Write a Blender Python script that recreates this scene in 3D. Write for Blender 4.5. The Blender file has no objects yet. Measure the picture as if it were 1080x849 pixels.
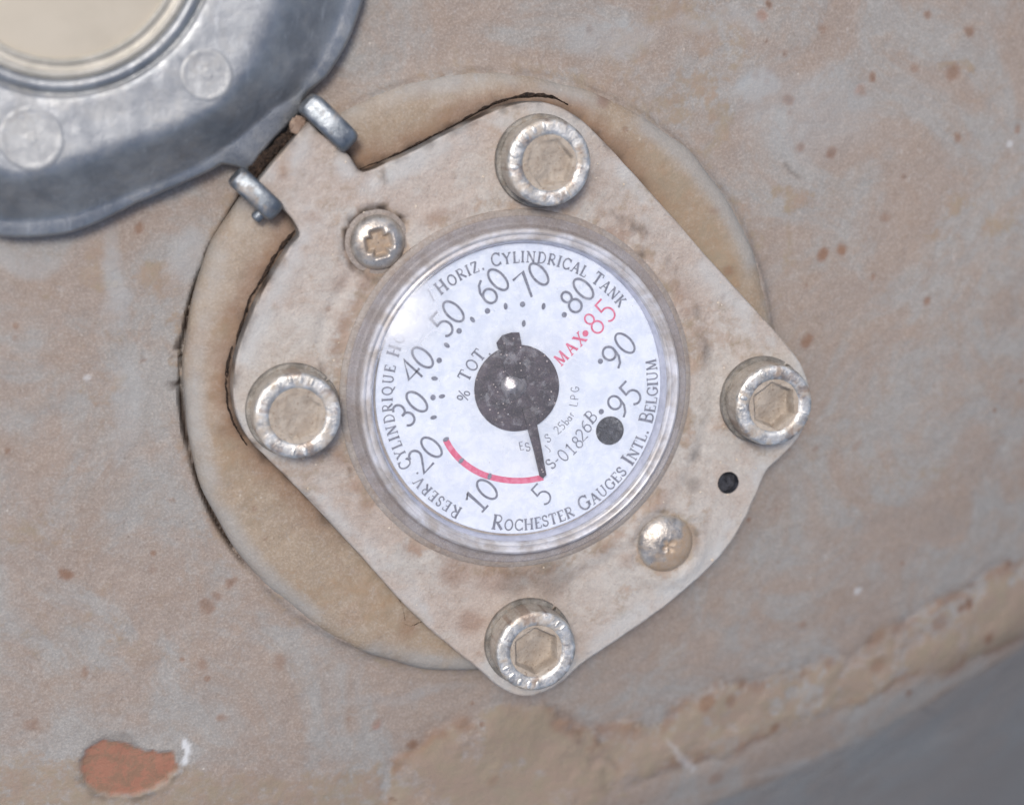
import bpy, math, random
import numpy as np
from mathutils import Vector
random.seed(7)
rng = np.random.RandomState(11)
SC = bpy.context.scene
COL = SC.collection
S = 0.000145            # one modelling unit (a pixel of the photo at the gauge) in metres

# ---------------------------------------------------------------- camera
L = 1900.0
TILT, AZ = math.radians(18.3), math.radians(143)
_d = np.array([math.sin(TILT)*math.cos(AZ), math.sin(TILT)*math.sin(AZ), math.cos(TILT)])
CAM = _d*L
_r = np.cross(-_d, [0, 1, 0.]); _r /= np.linalg.norm(_r)
_u = np.cross(_r, -_d)
cd = bpy.data.cameras.new('camera')
cam = bpy.data.objects.new('camera', cd); COL.objects.link(cam)
cam.location = CAM*S
cam.rotation_euler = Vector(-_d).to_track_quat('-Z', 'Y').to_euler()
# exact roll from the right/up vectors
from mathutils import Matrix
cam.rotation_euler = Matrix(((_r[0], _u[0], _d[0]), (_r[1], _u[1], _d[1]), (_r[2], _u[2], _d[2]))).to_euler()
cd.angle = 2*math.atan(540/L)
cd.clip_start = 0.01; cd.clip_end = 50
cd.dof.use_dof = True
cd.dof.focus_distance = (L-50)*S
cd.dof.aperture_fstop = 11
SC.camera = cam

# ---------------------------------------------------------------- light
SUN_EL, SUN_ROT = math.radians(64), math.radians(-40)   # rotation clockwise from +Y
w = bpy.data.worlds.new('World'); SC.world = w; w.use_nodes = True
wn = w.node_tree; bg = wn.nodes['Background']
sky = wn.nodes.new('ShaderNodeTexSky'); sky.sky_type = 'NISHITA'; sky.sun_disc = False
sky.sun_elevation = SUN_EL; sky.sun_rotation = SUN_ROT
sky.air_density = 1.0; sky.dust_density = 4.0; sky.ozone_density = 1.0
wn.links.new(sky.outputs[0], bg.inputs[0]); bg.inputs[1].default_value = 0.14
sd = bpy.data.lights.new('sun', 'SUN'); sun = bpy.data.objects.new('sun', sd); COL.objects.link(sun)
sd.energy = 2.0; sd.angle = math.radians(14); sd.color = (1.0, 0.955, 0.89)
sv = Vector((math.sin(SUN_ROT)*math.cos(SUN_EL), math.cos(SUN_ROT)*math.cos(SUN_EL), math.sin(SUN_EL)))
sun.rotation_euler = sv.to_track_quat('Z', 'Y').to_euler()
SC.view_settings.view_transform = 'Standard'; SC.view_settings.look = 'None'
SC.view_settings.exposure = 0.13; SC.view_settings.gamma = 1.0
SC.render.engine = 'CYCLES'
SC.cycles.max_bounces = 8; SC.cycles.transparent_max_bounces = 16

# ---------------------------------------------------------------- coordinates
def P(px, py, z=0.0):
    v = -_d*L + _r*(px-540) + _u*(424.5-py)
    s = (z-CAM[2])/v[2]
    q = CAM+v*s
    return np.array([q[0], q[1], z])

def catmull(pts, n=8, closed=True):
    pts = [np.array(p, float) for p in pts]; out = []; N = len(pts)
    rngi = range(N) if closed else range(N-1)
    for i in rngi:
        if closed: p0, p1, p2, p3 = pts[i-1], pts[i], pts[(i+1) % N], pts[(i+2) % N]
        else: p0, p1, p2, p3 = pts[max(i-1, 0)], pts[i], pts[i+1], pts[min(i+2, N-1)]
        for k in range(n):
            t = k/n
            out.append(0.5*((2*p1)+(-p0+p2)*t+(2*p0-5*p1+4*p2-p3)*t*t+(-p0+3*p1-3*p2+p3)*t**3))
    if not closed: out.append(pts[-1])
    return out

# value noise for stain outlines and small relief (numpy)
_lat = rng.rand(256, 256)
def vnoise(x, y, scale, ox=0.0):
    x = np.asarray(x, float)/scale+ox*17.3+1000; y = np.asarray(y, float)/scale+ox*9.1+1000
    xi = np.floor(x).astype(int); yi = np.floor(y).astype(int); fx = x-xi; fy = y-yi
    fx = fx*fx*(3-2*fx); fy = fy*fy*(3-2*fy)
    a = _lat[xi % 256, yi % 256]; b = _lat[(xi+1) % 256, yi % 256]
    c = _lat[xi % 256, (yi+1) % 256]; d = _lat[(xi+1) % 256, (yi+1) % 256]
    return (a*(1-fx)+b*fx)*(1-fy)+(c*(1-fx)+d*fx)*fy
def fbm(x, y, scale, ox=0.0, o=4):
    t = 0; a = 1; n = 0
    for i in range(o):
        t = t+a*vnoise(x, y, scale/2**i, ox+i*3.7); n += a; a *= .55
    return t/n
def sstep(a, b, x):
    t = np.clip((x-a)/(b-a), 0, 1); return t*t*(3-2*t)
def polydist(x, y, poly):
    """signed distance, positive inside"""
    d = np.full(x.shape, 1e9); inside = np.zeros(x.shape, bool)
    n = len(poly)
    for i in range(n):
        ax, ay = poly[i][:2]; bx, by = poly[(i+1) % n][:2]
        ex, ey = bx-ax, by-ay; wx, wy = x-ax, y-ay
        t = np.clip((wx*ex+wy*ey)/(ex*ex+ey*ey+1e-9), 0, 1)
        d = np.minimum(d, np.hypot(wx-ex*t, wy-ey*t))
        c = ((ay > y) != (by > y)) & (x < (bx-ax)*(y-ay)/(by-ay+1e-12)+ax)
        inside ^= c
    return np.where(inside, d, -d)

# ---------------------------------------------------------------- objects
def tag(o, label=None, cat=None, group=None, kind=None):
    if label: o['label'] = label
    if cat: o['category'] = cat
    if group: o['group'] = group
    if kind: o['kind'] = kind
    return o
ORG = {}
def thing(name, at, label, cat, group=None):
    o = bpy.data.objects.new(name, None); COL.objects.link(o)
    o.location = Vector(at)*S; o.empty_display_size = 0.005
    ORG[o.name] = np.array(at, float)
    return tag(o, label, cat, group)
def mesh(name, verts, faces, mat, parent=None, smooth=True, attrs=None, edges_sharp=None):
    v = np.asarray(verts, float)
    org = ORG.get(parent.name, np.zeros(3)) if parent else np.zeros(3)
    me = bpy.data.meshes.new(name)
    me.from_pydata(((v-org)*S).tolist(), [], [tuple(int(i) for i in f) for f in faces])
    me.materials.append(mat)
    if attrs:
        for an, arr in attrs.items():
            ca = me.color_attributes.new(an, 'FLOAT_COLOR', 'POINT')
            a4 = np.ones((len(v), 4), np.float32); a4[:, :3] = arr
            ca.data.foreach_set('color', a4.ravel())
    me.update()
    if smooth:
        me.polygons.foreach_set('use_smooth', [True]*len(me.polygons))
        try: me.set_sharp_from_angle(angle=math.radians(smooth if smooth is not True else 40))
        except Exception: pass
    o = bpy.data.objects.new(name, me); COL.objects.link(o)
    if parent: o.parent = parent
    ORG[o.name] = org
    return o

def rings(rs, closed_top=False, closed_bot=False):
    """loft closed loops (lists of equal length) -> verts, faces"""
    n = len(rs[0]); v = [p for r in rs for p in r]; f = []
    for k in range(len(rs)-1):
        for i in range(n):
            j = (i+1) % n
            f.append((k*n+i, k*n+j, (k+1)*n+j, (k+1)*n+i))
    if closed_top: f.append([(len(rs)-1)*n+i for i in range(n)])
    if closed_bot: f.append([i for i in range(n)][::-1])
    return v, f
def lathe(c, prof, n=96, wob=None):
    """prof: list of (r, z) from outside/bottom up to the centre"""
    rs = []
    for k, (r, z) in enumerate(prof):
        rr = []
        for i in range(n):
            a = 2*math.pi*i/n
            q = r if not callable(r) else r(a)
            if wob: q += wob(k, a)
            rr.append((c[0]+q*math.cos(a), c[1]+q*math.sin(a), z))
        rs.append(rr)
    return rings(rs)
def merge(*vf):
    V = []; F = []
    for v, f in vf:
        o = len(V); V += list(v); F += [tuple(i+o for i in g) for g in f]
    return V, F

# ---------------------------------------------------------------- materials
class NT:
    def __init__(s, name):
        s.m = bpy.data.materials.new(name); s.m.use_nodes = True
        s.t = s.m.node_tree; s.b = s.t.nodes['Principled BSDF']; s.out = s.t.nodes['Material Output']
        g = s.n('ShaderNodeNewGeometry'); vm = s.n('ShaderNodeVectorMath'); vm.operation = 'SCALE'
        s.l(g.outputs['Position'], vm.inputs[0]); vm.inputs['Scale'].default_value = 1/S
        s.pos = vm.outputs[0]; s.geo = g
    def n(s, t): return s.t.nodes.new(t)
    def l(s, a, b): s.t.links.new(a, b)
    def put(s, inp, v):
        if isinstance(v, bpy.types.NodeSocket): s.l(v, inp)
        elif isinstance(v, (tuple, list)) and len(v) == 3 and inp.type == 'RGBA': inp.default_value = (*v, 1)
        else: inp.default_value = v
    def noise(s, size, detail=4, rough=.55, off=(0, 0, 0), dist=0.0, stretch=None):
        mp = s.n('ShaderNodeMapping'); s.l(s.pos, mp.inputs[0]); mp.inputs['Location'].default_value = off
        if stretch:
            mp.inputs['Rotation'].default_value = (0, 0, stretch[1]); mp.inputs['Scale'].default_value = (1, stretch[0], 1)
        x = s.n('ShaderNodeTexNoise'); s.l(mp.outputs[0], x.inputs['Vector'])
        x.inputs['Scale'].default_value = 1/size; x.inputs['Detail'].default_value = detail
        x.inputs['Roughness'].default_value = rough; x.inputs['Distortion'].default_value = dist
        return x.outputs['Fac']
    def voro(s, size, off=(0, 0, 0), rnd=1.0):
        mp = s.n('ShaderNodeMapping'); s.l(s.pos, mp.inputs[0]); mp.inputs['Location'].default_value = off
        x = s.n('ShaderNodeTexVoronoi'); s.l(mp.outputs[0], x.inputs['Vector']); x.inputs['Scale'].default_value = 1/size
        x.inputs['Randomness'].default_value = rnd
        return x.outputs['Distance']
    def rng(s, f, a, b, c=0.0, d=1.0):
        x = s.n('ShaderNodeMapRange'); x.interpolation_type = 'SMOOTHSTEP'
        s.put(x.inputs[0], f); x.inputs[1].default_value = a; x.inputs[2].default_value = b
        x.inputs[3].default_value = c; x.inputs[4].default_value = d
        return x.outputs[0]
    def math(s, op, a, b=0.0):
        x = s.n('ShaderNodeMath'); x.operation = op; s.put(x.inputs[0], a); s.put(x.inputs[1], b); x.use_clamp = False
        return x.outputs[0]
    def mix(s, f, a, b):
        x = s.n('ShaderNodeMix'); x.data_type = 'RGBA'
        s.put(x.inputs[0], f); s.put(x.inputs[6], a); s.put(x.inputs[7], b)
        return x.outputs[2]
    def attr(s, name):
        a = s.n('ShaderNodeAttribute'); a.attribute_name = name
        x = s.n('ShaderNodeSeparateColor'); s.l(a.outputs['Color'], x.inputs[0])
        return x.outputs[0], x.outputs[1], x.outputs[2]
    def bump(s, h, strength=.4, dist=1.0):
        x = s.n('ShaderNodeBump'); x.inputs['Strength'].default_value = strength
        x.inputs['Distance'].default_value = dist*S; s.put(x.inputs['Height'], h)
        s.l(x.outputs[0], s.b.inputs['Normal']); return x.outputs[0]
    def done(s, col, rough=.6, metal=0.0, spec=.4):
        s.put(s.b.inputs['Base Color'], col); s.put(s.b.inputs['Roughness'], rough)
        s.put(s.b.inputs['Metallic'], metal); s.put(s.b.inputs['Specular IOR Level'], spec)
        return s.m

def lin(r, g, b, k=1.0):
    f = lambda c: ((c/255+.055)/1.055)**2.4 if c/255 > .04045 else c/255/12.92
    return tuple(min(1, f(c)*k) for c in (r, g, b))

TAN = lin(138, 123, 106); RUST = lin(118, 88, 68); DIRT_SHADE = lin(52, 42, 36)

def mat_painted(name, base, pale, tan, tanamt=.35, specks=.5, withattr=True, rough=.62, scale=1.0, worn=(150, 154, 156), bumps=.7):
    t = NT(name)
    big = t.noise(150*scale, 8, .66, (3, 8, 1), .9)
    mid = t.noise(42*scale, 6, .62, (31, 4, 9), .5)
    fine = t.noise(9, 4, .6, (2, 77, 5))
    grain = t.noise(2.6, 3, .6, (12, 7, 5))
    c = t.mix(t.rng(big, .43, .6), base, pale)
    c = t.mix(t.math('MULTIPLY', t.rng(mid, .5, .62), tanamt*.8), c, tan)
    c = t.mix(t.math('MULTIPLY', t.rng(t.noise(11*scale, 6, .72, (44, 9, 2), .6), .56, .66), .35), c, lin(152, 150, 148))
    c = t.mix(t.math('MULTIPLY', t.rng(t.noise(75*scale, 8, .74, (90, 4, 2), 1.2), .55, .61), tanamt*.7), c, lin(138, 119, 104))
    # small rusty pits and dark specks
    pit = t.rng(t.voro(34, (5, 3, 0)), .14, .06)
    gate = t.rng(t.noise(60, 2, .5, (8, 1, 8)), .5, .62)
    c = t.mix(t.math('MULTIPLY', t.math('MULTIPLY', pit, gate), specks), c, RUST)
    sp = t.rng(t.voro(13, (55, 3, 0)), .13, .05)
    c = t.mix(t.math('MULTIPLY', t.math('MULTIPLY', sp, t.rng(t.noise(35, 3, .6, (1, 21, 8)), .52, .66)), specks*.6), c, lin(88, 74, 64))
    wsp = t.rng(t.voro(21, (15, 63, 0)), .085, .03)
    c = t.mix(t.math('MULTIPLY', wsp, t.math('MULTIPLY', gate, .35)), c, lin(215, 208, 198))
    c = t.mix(t.rng(fine, .3, .72, 0, .22), c, lin(110, 98, 88))
    c = t.mix(t.rng(grain, .42, .72, 0, .17), c, lin(205, 198, 190))
    c = t.mix(t.rng(t.noise(3.4, 4, .7, (8, 8, 88)), .56, .7, 0, .3), c, lin(96, 86, 78))
    if withattr:
        r, g, b = t.attr('stain_shade')
        brk = t.math('MULTIPLY', t.math('SUBTRACT', t.math('ADD', t.math('MULTIPLY', fine, .6), t.math('MULTIPLY', t.noise(17, 6, .7, (6, 60, 6), .8), .4)), .5), 1.9)
        r = t.math('MULTIPLY', t.rng(t.math('ADD', r, brk), .12, .62), .9)
        tn = t.mix(t.rng(t.noise(24, 5, .65, (4, 4, 40)), .35, .68), tan, lin(136, 124, 106))
        c = t.mix(r, c, tn)
        c = t.mix(g, c, t.mix(t.rng(fine, .35, .7), RUST, lin(120, 88, 68)))
        c = t.mix(b, c, DIRT_SHADE)
        r2, g2, b2 = t.attr('mark')
        c = t.mix(r2, c, lin(190, 192, 194))
        c = t.mix(g2, c, t.mix(t.rng(t.noise(14, 6, .7, (5, 50, 5), .5), .42, .6), lin(142, 100, 82), lin(126, 98, 80)))
        c = t.mix(b2, c, lin(*worn))
    h = t.math('ADD', t.math('MULTIPLY', fine, 1.2), t.math('ADD', t.math('MULTIPLY', grain, .7), t.math('MULTIPLY', mid, 2.5)))
    t.bump(h, bumps, 1.0)
    return t.done(c, t.rng(mid, .3, .7, rough-.1, rough+.14), 0.0, .35)

def mat_metal(name, col, dark, dirt=TAN, dirtamt=.3, rough=.38, metal=.75, scratch=.5, size=1.0, withattr=False):
    t = NT(name)
    a = t.noise(30*size, 5, .6, (3, 2, 1), .4); b = t.noise(7*size, 5, .65, (9, 2, 4)); g = t.noise(2.2, 3, .6, (1, 2, 41))
    st = t.noise(9*size, 7, .74, (7, 7, 7), .3, stretch=(.22, -.75))
    c = t.mix(t.rng(a, .34, .66), col, dark)
    c = t.mix(t.rng(st, .55, .75, 0, scratch), c, tuple(min(1, x*1.5+.04) for x in col))
    dm = t.rng(t.noise(24*size, 6, .68, (40, 12, 1), .8), .5, .64, 0, dirtamt)
    c = t.mix(dm, c, dirt)
    mt = t.math('SUBTRACT', metal, t.math('MULTIPLY', dm, metal*.9))
    if withattr:
        r, gg, bb = t.attr('stain_shade'); c = t.mix(r, c, t.mix(t.rng(b, .35, .65), dirt, lin(150, 128, 104))); c = t.mix(gg, c, RUST); c = t.mix(bb, c, DIRT_SHADE)
        mt = t.math('MULTIPLY', mt, t.math('SUBTRACT', 1.0, r))
    c = t.mix(t.rng(g, .55, .75, 0, .2), c, lin(70, 66, 62))
    t.bump(t.math('ADD', t.math('MULTIPLY', b, 1.3), g), .35, 1.0)
    return t.done(c, t.math('ADD', t.rng(b, .3, .7, rough-.08, rough+.14), t.math('MULTIPLY', dm, .3)), mt, .5)

M_SHELL = mat_painted('weathered_grey_paint', lin(138, 126, 117), lin(138, 136, 133), lin(139, 122, 108), .36, .7)
M_RING = mat_painted('tan_stained_paint', lin(144, 129, 111), lin(152, 139, 124), lin(142, 121, 99), .5, .5)
M_PLATE = mat_painted('dusty_cast_alloy', lin(164, 152, 143), lin(170, 165, 159), lin(158, 140, 126), .3, .4, rough=.52, scale=.8, worn=(172, 175, 176), bumps=.9)
M_CASE = mat_painted('dusty_case', lin(136, 127, 120), lin(144, 138, 133), lin(136, 118, 104), .45, .4, rough=.5, scale=.6)
M_COVER = mat_metal('dull_zinc_casting', lin(160, 163, 166), lin(134, 138, 143), lin(160, 155, 146), .18, .44, .72, .6, 1.3)
M_BOLT = mat_metal('zinc_plated_steel', lin(222, 221, 217), lin(176, 174, 170), lin(166, 156, 142), .22, .4, .8, .7, .4, withattr=True)
M_WASHER = mat_metal('grimy_spring_washer', lin(150, 146, 140), lin(112, 108, 102), lin(128, 116, 102), .7, .5, .6, .3, .5)
M_HINGE = mat_metal('hinge_zinc', lin(146, 152, 158), lin(108, 115, 122), TAN, .5, .4, .8, .4, .7)
M_SCREW = mat_metal('screw_steel', lin(200, 194, 186), lin(152, 146, 140), lin(150, 134, 118), .35, .34, .75, .3, .6, withattr=True)

def mat_plain(name, c1, c2, size, rough=.8, bump=.5, c3=None, metal=0, spec=.3):
    t = NT(name); a = t.noise(size, 5, .65, (2, 2, 2), .4); b = t.noise(size*.22, 4, .6, (7, 1, 2))
    c = t.mix(t.rng(a, .35, .65), c1, c2)
    if c3: c = t.mix(t.rng(b, .58, .7), c, c3)
    t.bump(t.math('ADD', t.math('MULTIPLY', a, 2.0), b), bump, 1.0)
    return t.done(c, rough, metal, spec)
M_SOCKET = mat_plain('packed_dust', lin(166, 156, 144), lin(150, 138, 125), 16, .85, .8, lin(128, 114, 100))
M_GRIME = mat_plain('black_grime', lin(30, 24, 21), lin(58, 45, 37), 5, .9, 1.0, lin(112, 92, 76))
M_CRUMB = mat_plain('earth_crumb', lin(150, 132, 118), lin(126, 106, 92), 8, .9, 1.0)
M_DIAL = mat_plain('white_dial', lin(206, 215, 231), lin(222, 229, 240), 14, .45, .05, None)
M_WALL = mat_plain('case_wall', lin(176, 180, 196), lin(196, 200, 216), 14, .5, .2, None)
M_INK = mat_plain('dark_ink', lin(96, 99, 114), lin(122, 127, 142), 4, .6, .1, lin(160, 165, 180))
M_RED = mat_plain('red_ink', lin(204, 84, 118), lin(214, 116, 146), 5, .6, .1)
M_HOLE = mat_plain('dark_hole', lin(24, 25, 30), lin(58, 60, 68), 6, .5, .9, lin(112, 114, 122))
def mat_pointer():
    t = NT('dusty_black_pointer')
    a = t.noise(14, 5, .6, (1, 1, 1), .5); f = t.noise(2.5, 3, .6, (9, 1, 1))
    c = t.mix(t.rng(a, .35, .65), lin(40, 34, 42), lin(72, 62, 72))
    c = t.mix(t.rng(f, .5, .72, 0, .5), c, lin(112, 100, 98))
    c = t.mix(t.rng(t.voro(6.5, (3, 3, 0)), .17, .07), c, lin(190, 178, 176))
    t.bump(f, .4, 1.0)
    return t.done(c, .55, 0, .4)
M_POINTER = mat_pointer()

def mat_lens(name, cx, cy):
    """clear plastic with a film of dust; dust and painted glare whiten the upper left"""
    t = NT(name)
    tr = t.n('ShaderNodeBsdfTransparent'); tr.inputs[0].default_value = (.97, .975, .985, 1)
    gl = t.n('ShaderNodeBsdfGlossy'); gl.inputs['Roughness'].default_value = .12
    df = t.n('ShaderNodeBsdfDiffuse'); df.inputs[0].default_value = (*lin(236, 238, 244), 1)
    fr = t.n('ShaderNodeFresnel'); fr.inputs[0].default_value = 1.45
    m1 = t.n('ShaderNodeMixShader'); t.l(fr.outputs[0], m1.inputs[0]); t.l(tr.outputs[0], m1.inputs[1]); t.l(gl.outputs[0], m1.inputs[2])
    sub = t.n('ShaderNodeVectorMath'); sub.operation = 'DISTANCE'; t.l(t.pos, sub.inputs[0]); sub.inputs[1].default_value = (cx, cy, 61)
    near = t.rng(sub.outputs['Value'], 58, 10, 0, .85)  # white patch at the upper left: dust film with glare painted in
    haze = t.math('MULTIPLY', near, t.rng(t.noise(26, 4, .6, (5, 5, 5), .5), .3, .6, .75, 1))
    spots = t.math('MULTIPLY', t.rng(t.noise(9, 4, .6, (3, 9, 5), .3), .5, .72, 0, .28), 1.0)
    grit = t.rng(t.voro(11, (33, 3, 0)), .1, .05, 0, .4)
    scr = t.math('MULTIPLY', t.rng(t.noise(14, 7, .75, (60, 9, 5), .2, stretch=(.12, .9)), .6, .68, 0, .3), t.rng(t.noise(40, 2, .5, (6, 2, 5)), .45, .6))
    spots = t.math('ADD', spots, scr)
    hz = t.math('MINIMUM', t.math('ADD', t.math('ADD', haze, .06), t.math('MULTIPLY', spots, .5)), .9)
    hz = t.math('MAXIMUM', hz, t.math('MULTIPLY', grit, t.rng(t.noise(30, 2, .5), .5, .6)))
    m2 = t.n('ShaderNodeMixShader'); t.l(hz, m2.inputs[0]); t.l(m1.outputs[0], m2.inputs[1]); t.l(df.outputs[0], m2.inputs[2])
    t.l(m2.outputs[0], t.out.inputs[0]); return t.m
def _dist(t):
    x = t.n('ShaderNodeVectorMath'); x.operation = 'DISTANCE'; t.l(t.pos, x.inputs[0]); g_ = P(552, 415.5, 62); x.inputs[1].default_value = (g_[0], g_[1], 60)
    return x.outputs['Value']
def mat_rim():
    t = NT('clouded_clear_plastic')
    tr = t.n('ShaderNodeBsdfTransparent'); tr.inputs[0].default_value = (.9, .9, .93, 1)
    c = t.mix(t.rng(t.noise(30, 5, .6, (3, 3, 3), .5), .35, .65), lin(214, 216, 224), lin(176, 170, 166))
    t.put(t.b.inputs['Base Color'], c); t.b.inputs['Roughness'].default_value = .22
    t.b.inputs['Specular IOR Level'].default_value = .8
    t.bump(t.noise(14, 4, .6, (5, 1, 1)), .12, 1.0)
    m = t.n('ShaderNodeMixShader'); t.put(m.inputs[0], t.math('MULTIPLY', t.rng(t.noise(20, 5, .65, (1, 8, 3)), .3, .7, .6, .85), t.rng(_dist(t), 170, 166.5, .28, 1)))
    t.l(tr.outputs[0], m.inputs[1]); t.l(t.b.outputs[0], m.inputs[2]); t.l(m.outputs[0], t.out.inputs[0]); return t.m
M_RIM = mat_rim()

# ================================================================= TANK SHELL
RC = P(515, 398, 0)[:2]; RR = 316.0
RZ = 20.0                                   # top of the mounting ring
edge_px = [(-900, 1330), (-200, 1110), (300, 965), (600, 880), (740, 839), (842, 805), (910, 781), (978, 751), (1080, 703), (1250, 625), (1700, 400), (2600, 0)]
edge_w = np.array([P(x, y+15, -108)[:2] for x, y in edge_px])
def shell_z(x, y):
    x = np.asarray(x, float); y = np.asarray(y, float)
    d = np.maximum(0, (x-RC[0])*.45-(y-RC[1])*.89-120)
    d1 = np.minimum(d, 700)
    z = -d1**2/2200-(d-d1)*.55
    e = np.maximum(0, (x-RC[0])*.97+(y-RC[1])*.2-270); e1 = np.minimum(e, 900)
    z = z-e1**2/5500-(e-e1)*.2
    ye = np.interp(x, edge_w[:, 0], edge_w[:, 1])
    s = (ye-y)*.92+(fbm(x, y, 60, 2)-.5)*5
    sp = 4*np.log1p(np.exp(np.clip(s/4, -60, 60))); sp = np.where(s > 200, s, sp)
    z = z-sp*.50
    # rolled ridge just inside the edge
    z = z+9*np.exp(-((s+62)/46)**2)
    z = z+(fbm(x, y, 120, 5)-.5)*7+(fbm(x, y, 22, 8)-.5)*1.6
    r = np.hypot(x-RC[0], y-RC[1])
    return z
def PS(px, py):
    z = 0.0
    for _ in range(12):
        q = P(px, py, z); z = float(shell_z(q[0], q[1]))
    return P(px, py, z)
def axis(lo, hi, step, far):
    c = np.arange(lo, hi+.1, step); out = []; x = hi; st = step
    while x < far: st *= 1.25; x += st; out.append(x)
    a = []; x = lo; st = step
    while x > -far: st *= 1.25; x -= st; a.append(x)
    return np.array(a[::-1]+list(c)+out)
gx = axis(-640, 680, 2.6, 2600); gy = axis(-560, 480, 2.6, 2600)
X, Y = np.meshgrid(gx, gy); X = X.ravel(); Y = Y.ravel()
Z = shell_z(X, Y)
R = np.hypot(X-RC[0], Y-RC[1]); TH = np.degrees(np.arctan2(Y-RC[1], X-RC[0])) % 360
# open crack along the left and lower left of the ring
cr = sstep(118, 128, TH)*(1-sstep(205, 224, TH))
cr2 = sstep(168, 172, TH)*(1-sstep(178, 182, TH))          # crumbled stretch
wob = (fbm(X, Y, 30, 9)-.5)*4
brkn = sstep(.3, .45, fbm(X, Y, 34, 52))
cr = cr*(.6+.4*brkn)
crk = cr*np.exp(-((R-RR-1.5-wob*.5)/(2.6))**2)
Z = Z-crk*9+(1-np.clip(cr*1.6, 0, 1))*9*np.exp(-np.maximum(R-RR, 0)/5.5)*(.7+.6*fbm(X, Y, 18, 53))
stain_shade = np.zeros((len(X), 3)); mark = np.zeros((len(X), 3))
nx = X+(fbm(X, Y, 40, 20)-.5)*34; ny = Y+(fbm(X, Y, 40, 30)-.5)*34
nx2 = X+(fbm(X, Y, 12, 21)-.5)*9; ny2 = Y+(fbm(X, Y, 12, 31)-.5)*9
def poly(pts): return [PS(a, b)[:2] for a, b in pts]
def addp(arr, ch, pts, soft, amt, hard=False):
    d = polydist(nx2 if hard else nx, ny2 if hard else ny, poly(pts))
    arr[:, ch] = np.maximum(arr[:, ch], sstep(-soft, soft, d)*amt)
    return d
nz = fbm(X, Y, 26, 44)
dA = addp(stain_shade, 0, [(395, 900), (420, 800), (455, 772), (520, 748), (585, 750), (625, 775), (640, 815), (630, 900)], 9, .72)
dB = addp(stain_shade, 0, [(610, 765), (690, 768), (745, 722), (800, 716), (900, 690), (960, 655), (1020, 618), (1090, 585), (1200, 540), (1200, 600), (1090, 668), (950, 722), (850, 762), (760, 800), (700, 812), (640, 838)], 24, .66)
dC = addp(stain_shade, 0, [(-200, 808), (0, 806), (80, 800), (210, 808), (300, 822), (400, 795), (420, 900), (-200, 930)], 14, .5)
for d in (dA, dB): stain_shade[:, 1] = np.maximum(stain_shade[:, 1], np.exp(-((d-3)/9)**2)*sstep(.42, .62, nz)*.5)
upr = sstep(62, 85, Y-np.interp(X, edge_w[:, 0], edge_w[:, 1]))
for d in (dA, dB):
    d_ = d+(fbm(X, Y, 9, 57)-.5)*8
    Z = Z+1.5*sstep(-9, 9, d_)*sstep(.3, .6, fbm(X, Y, 40, 59))+3*sstep(0, 30, d_)-.9*np.exp(-((d_+6)/8)**2)*upr
    stain_shade[:, 2] = np.maximum(stain_shade[:, 2], np.exp(-((d_+4)/4.5)**2)*sstep(.42, .62, fbm(X, Y, 30, 58))*.28*upr)
    bl = sstep(.5, .64, fbm(X, Y, 34, 62))*sstep(-30, 0, -d+12)*0
    stain_shade[:, 0] *= np.where(d > -14, 1-.55*sstep(.5, .66, fbm(X, Y, 38, 63)), 1)
addp(mark, 1, [(82, 812), (90, 790), (110, 779), (135, 783), (152, 794), (184, 791), (188, 810), (175, 825), (140, 838), (100, 835)], 2.2, 1, True)
dch = polydist(nx2, ny2, poly([(78, 815), (85, 787), (110, 774), (137, 777), (152, 788), (190, 785), (194, 812), (178, 831), (140, 844), (97, 840)]))
stain_shade[:, 2] = np.maximum(stain_shade[:, 2], np.exp(-((dch-1)/4)**2)*sstep(.4, .6, nz)*.35)
dchip = polydist(nx2, ny2, poly([(82, 812), (90, 790), (110, 779), (135, 783), (152, 794), (184, 791), (188, 810), (175, 825), (140, 838), (100, 835)]))
Z = Z-2.2*sstep(-1.5, 1.5, dchip)+1.0*np.exp(-((dchip+3)/2)**2)
addp(mark, 0, [(193, 778), (200, 783), (203, 793), (197, 805), (192, 806), (196, 793)], 1.5, .9, True)
addp(mark, 0, [(700, 777), (706, 780), (722, 796), (735, 808), (730, 813), (712, 800)], 3, .32, True)
# broad tan blushes of weathered paint
for px, py, rx, ry, am in [(715, 60, 85, 80, .5), (740, 130, 45, 40, .45), (838, 215, 34, 20, .5), (832, 265, 16, 40, .3), (1035, 225, 60, 26, .5), (1000, 245, 60, 10, .4),
                           (60, 300, 50, 34, .35), (105, 290, 26, 60, .4), (165, 310, 30, 36, .45), (110, 400, 20, 50, .35), (85, 485, 30, 6, .35), (250, 620, 30, 14, .35), (1005, 75, 60, 10, .4),
                           (660, 500, 60, 20, .2), (950, 520, 90, 60, .22), (120, 660, 120, 60, .2), (30, 560, 50, 20, .3)]:
    q = PS(px, py); e = np.hypot((nx-q[0])/rx, (ny-q[1])/ry)
    stain_shade[:, 0] = np.maximum(stain_shade[:, 0], (1-sstep(.55, 1.2, e))*am*sstep(.3, .62, nz))
# cleaner blue-grey streaks
for px, py, rx, ry, am in [(800, 95, 36, 20, .6), (640, 40, 60, 22, .4), (760, 20, 60, 12, .3), (118, 300, 14, 60, .5), (130, 430, 16, 60, .3), (200, 270, 20, 30, .5), (900, 790, 150, 16, .4), (420, 735, 90, 8, .2), (850, 120, 90, 50, .3), (15, 275, 40, 14, .4)]:
    q = PS(px, py); e = np.hypot((nx-q[0])/rx, (ny-q[1])/ry)
    mark[:, 2] = np.maximum(mark[:, 2], (1-sstep(.5, 1.2, e))*am)
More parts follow.
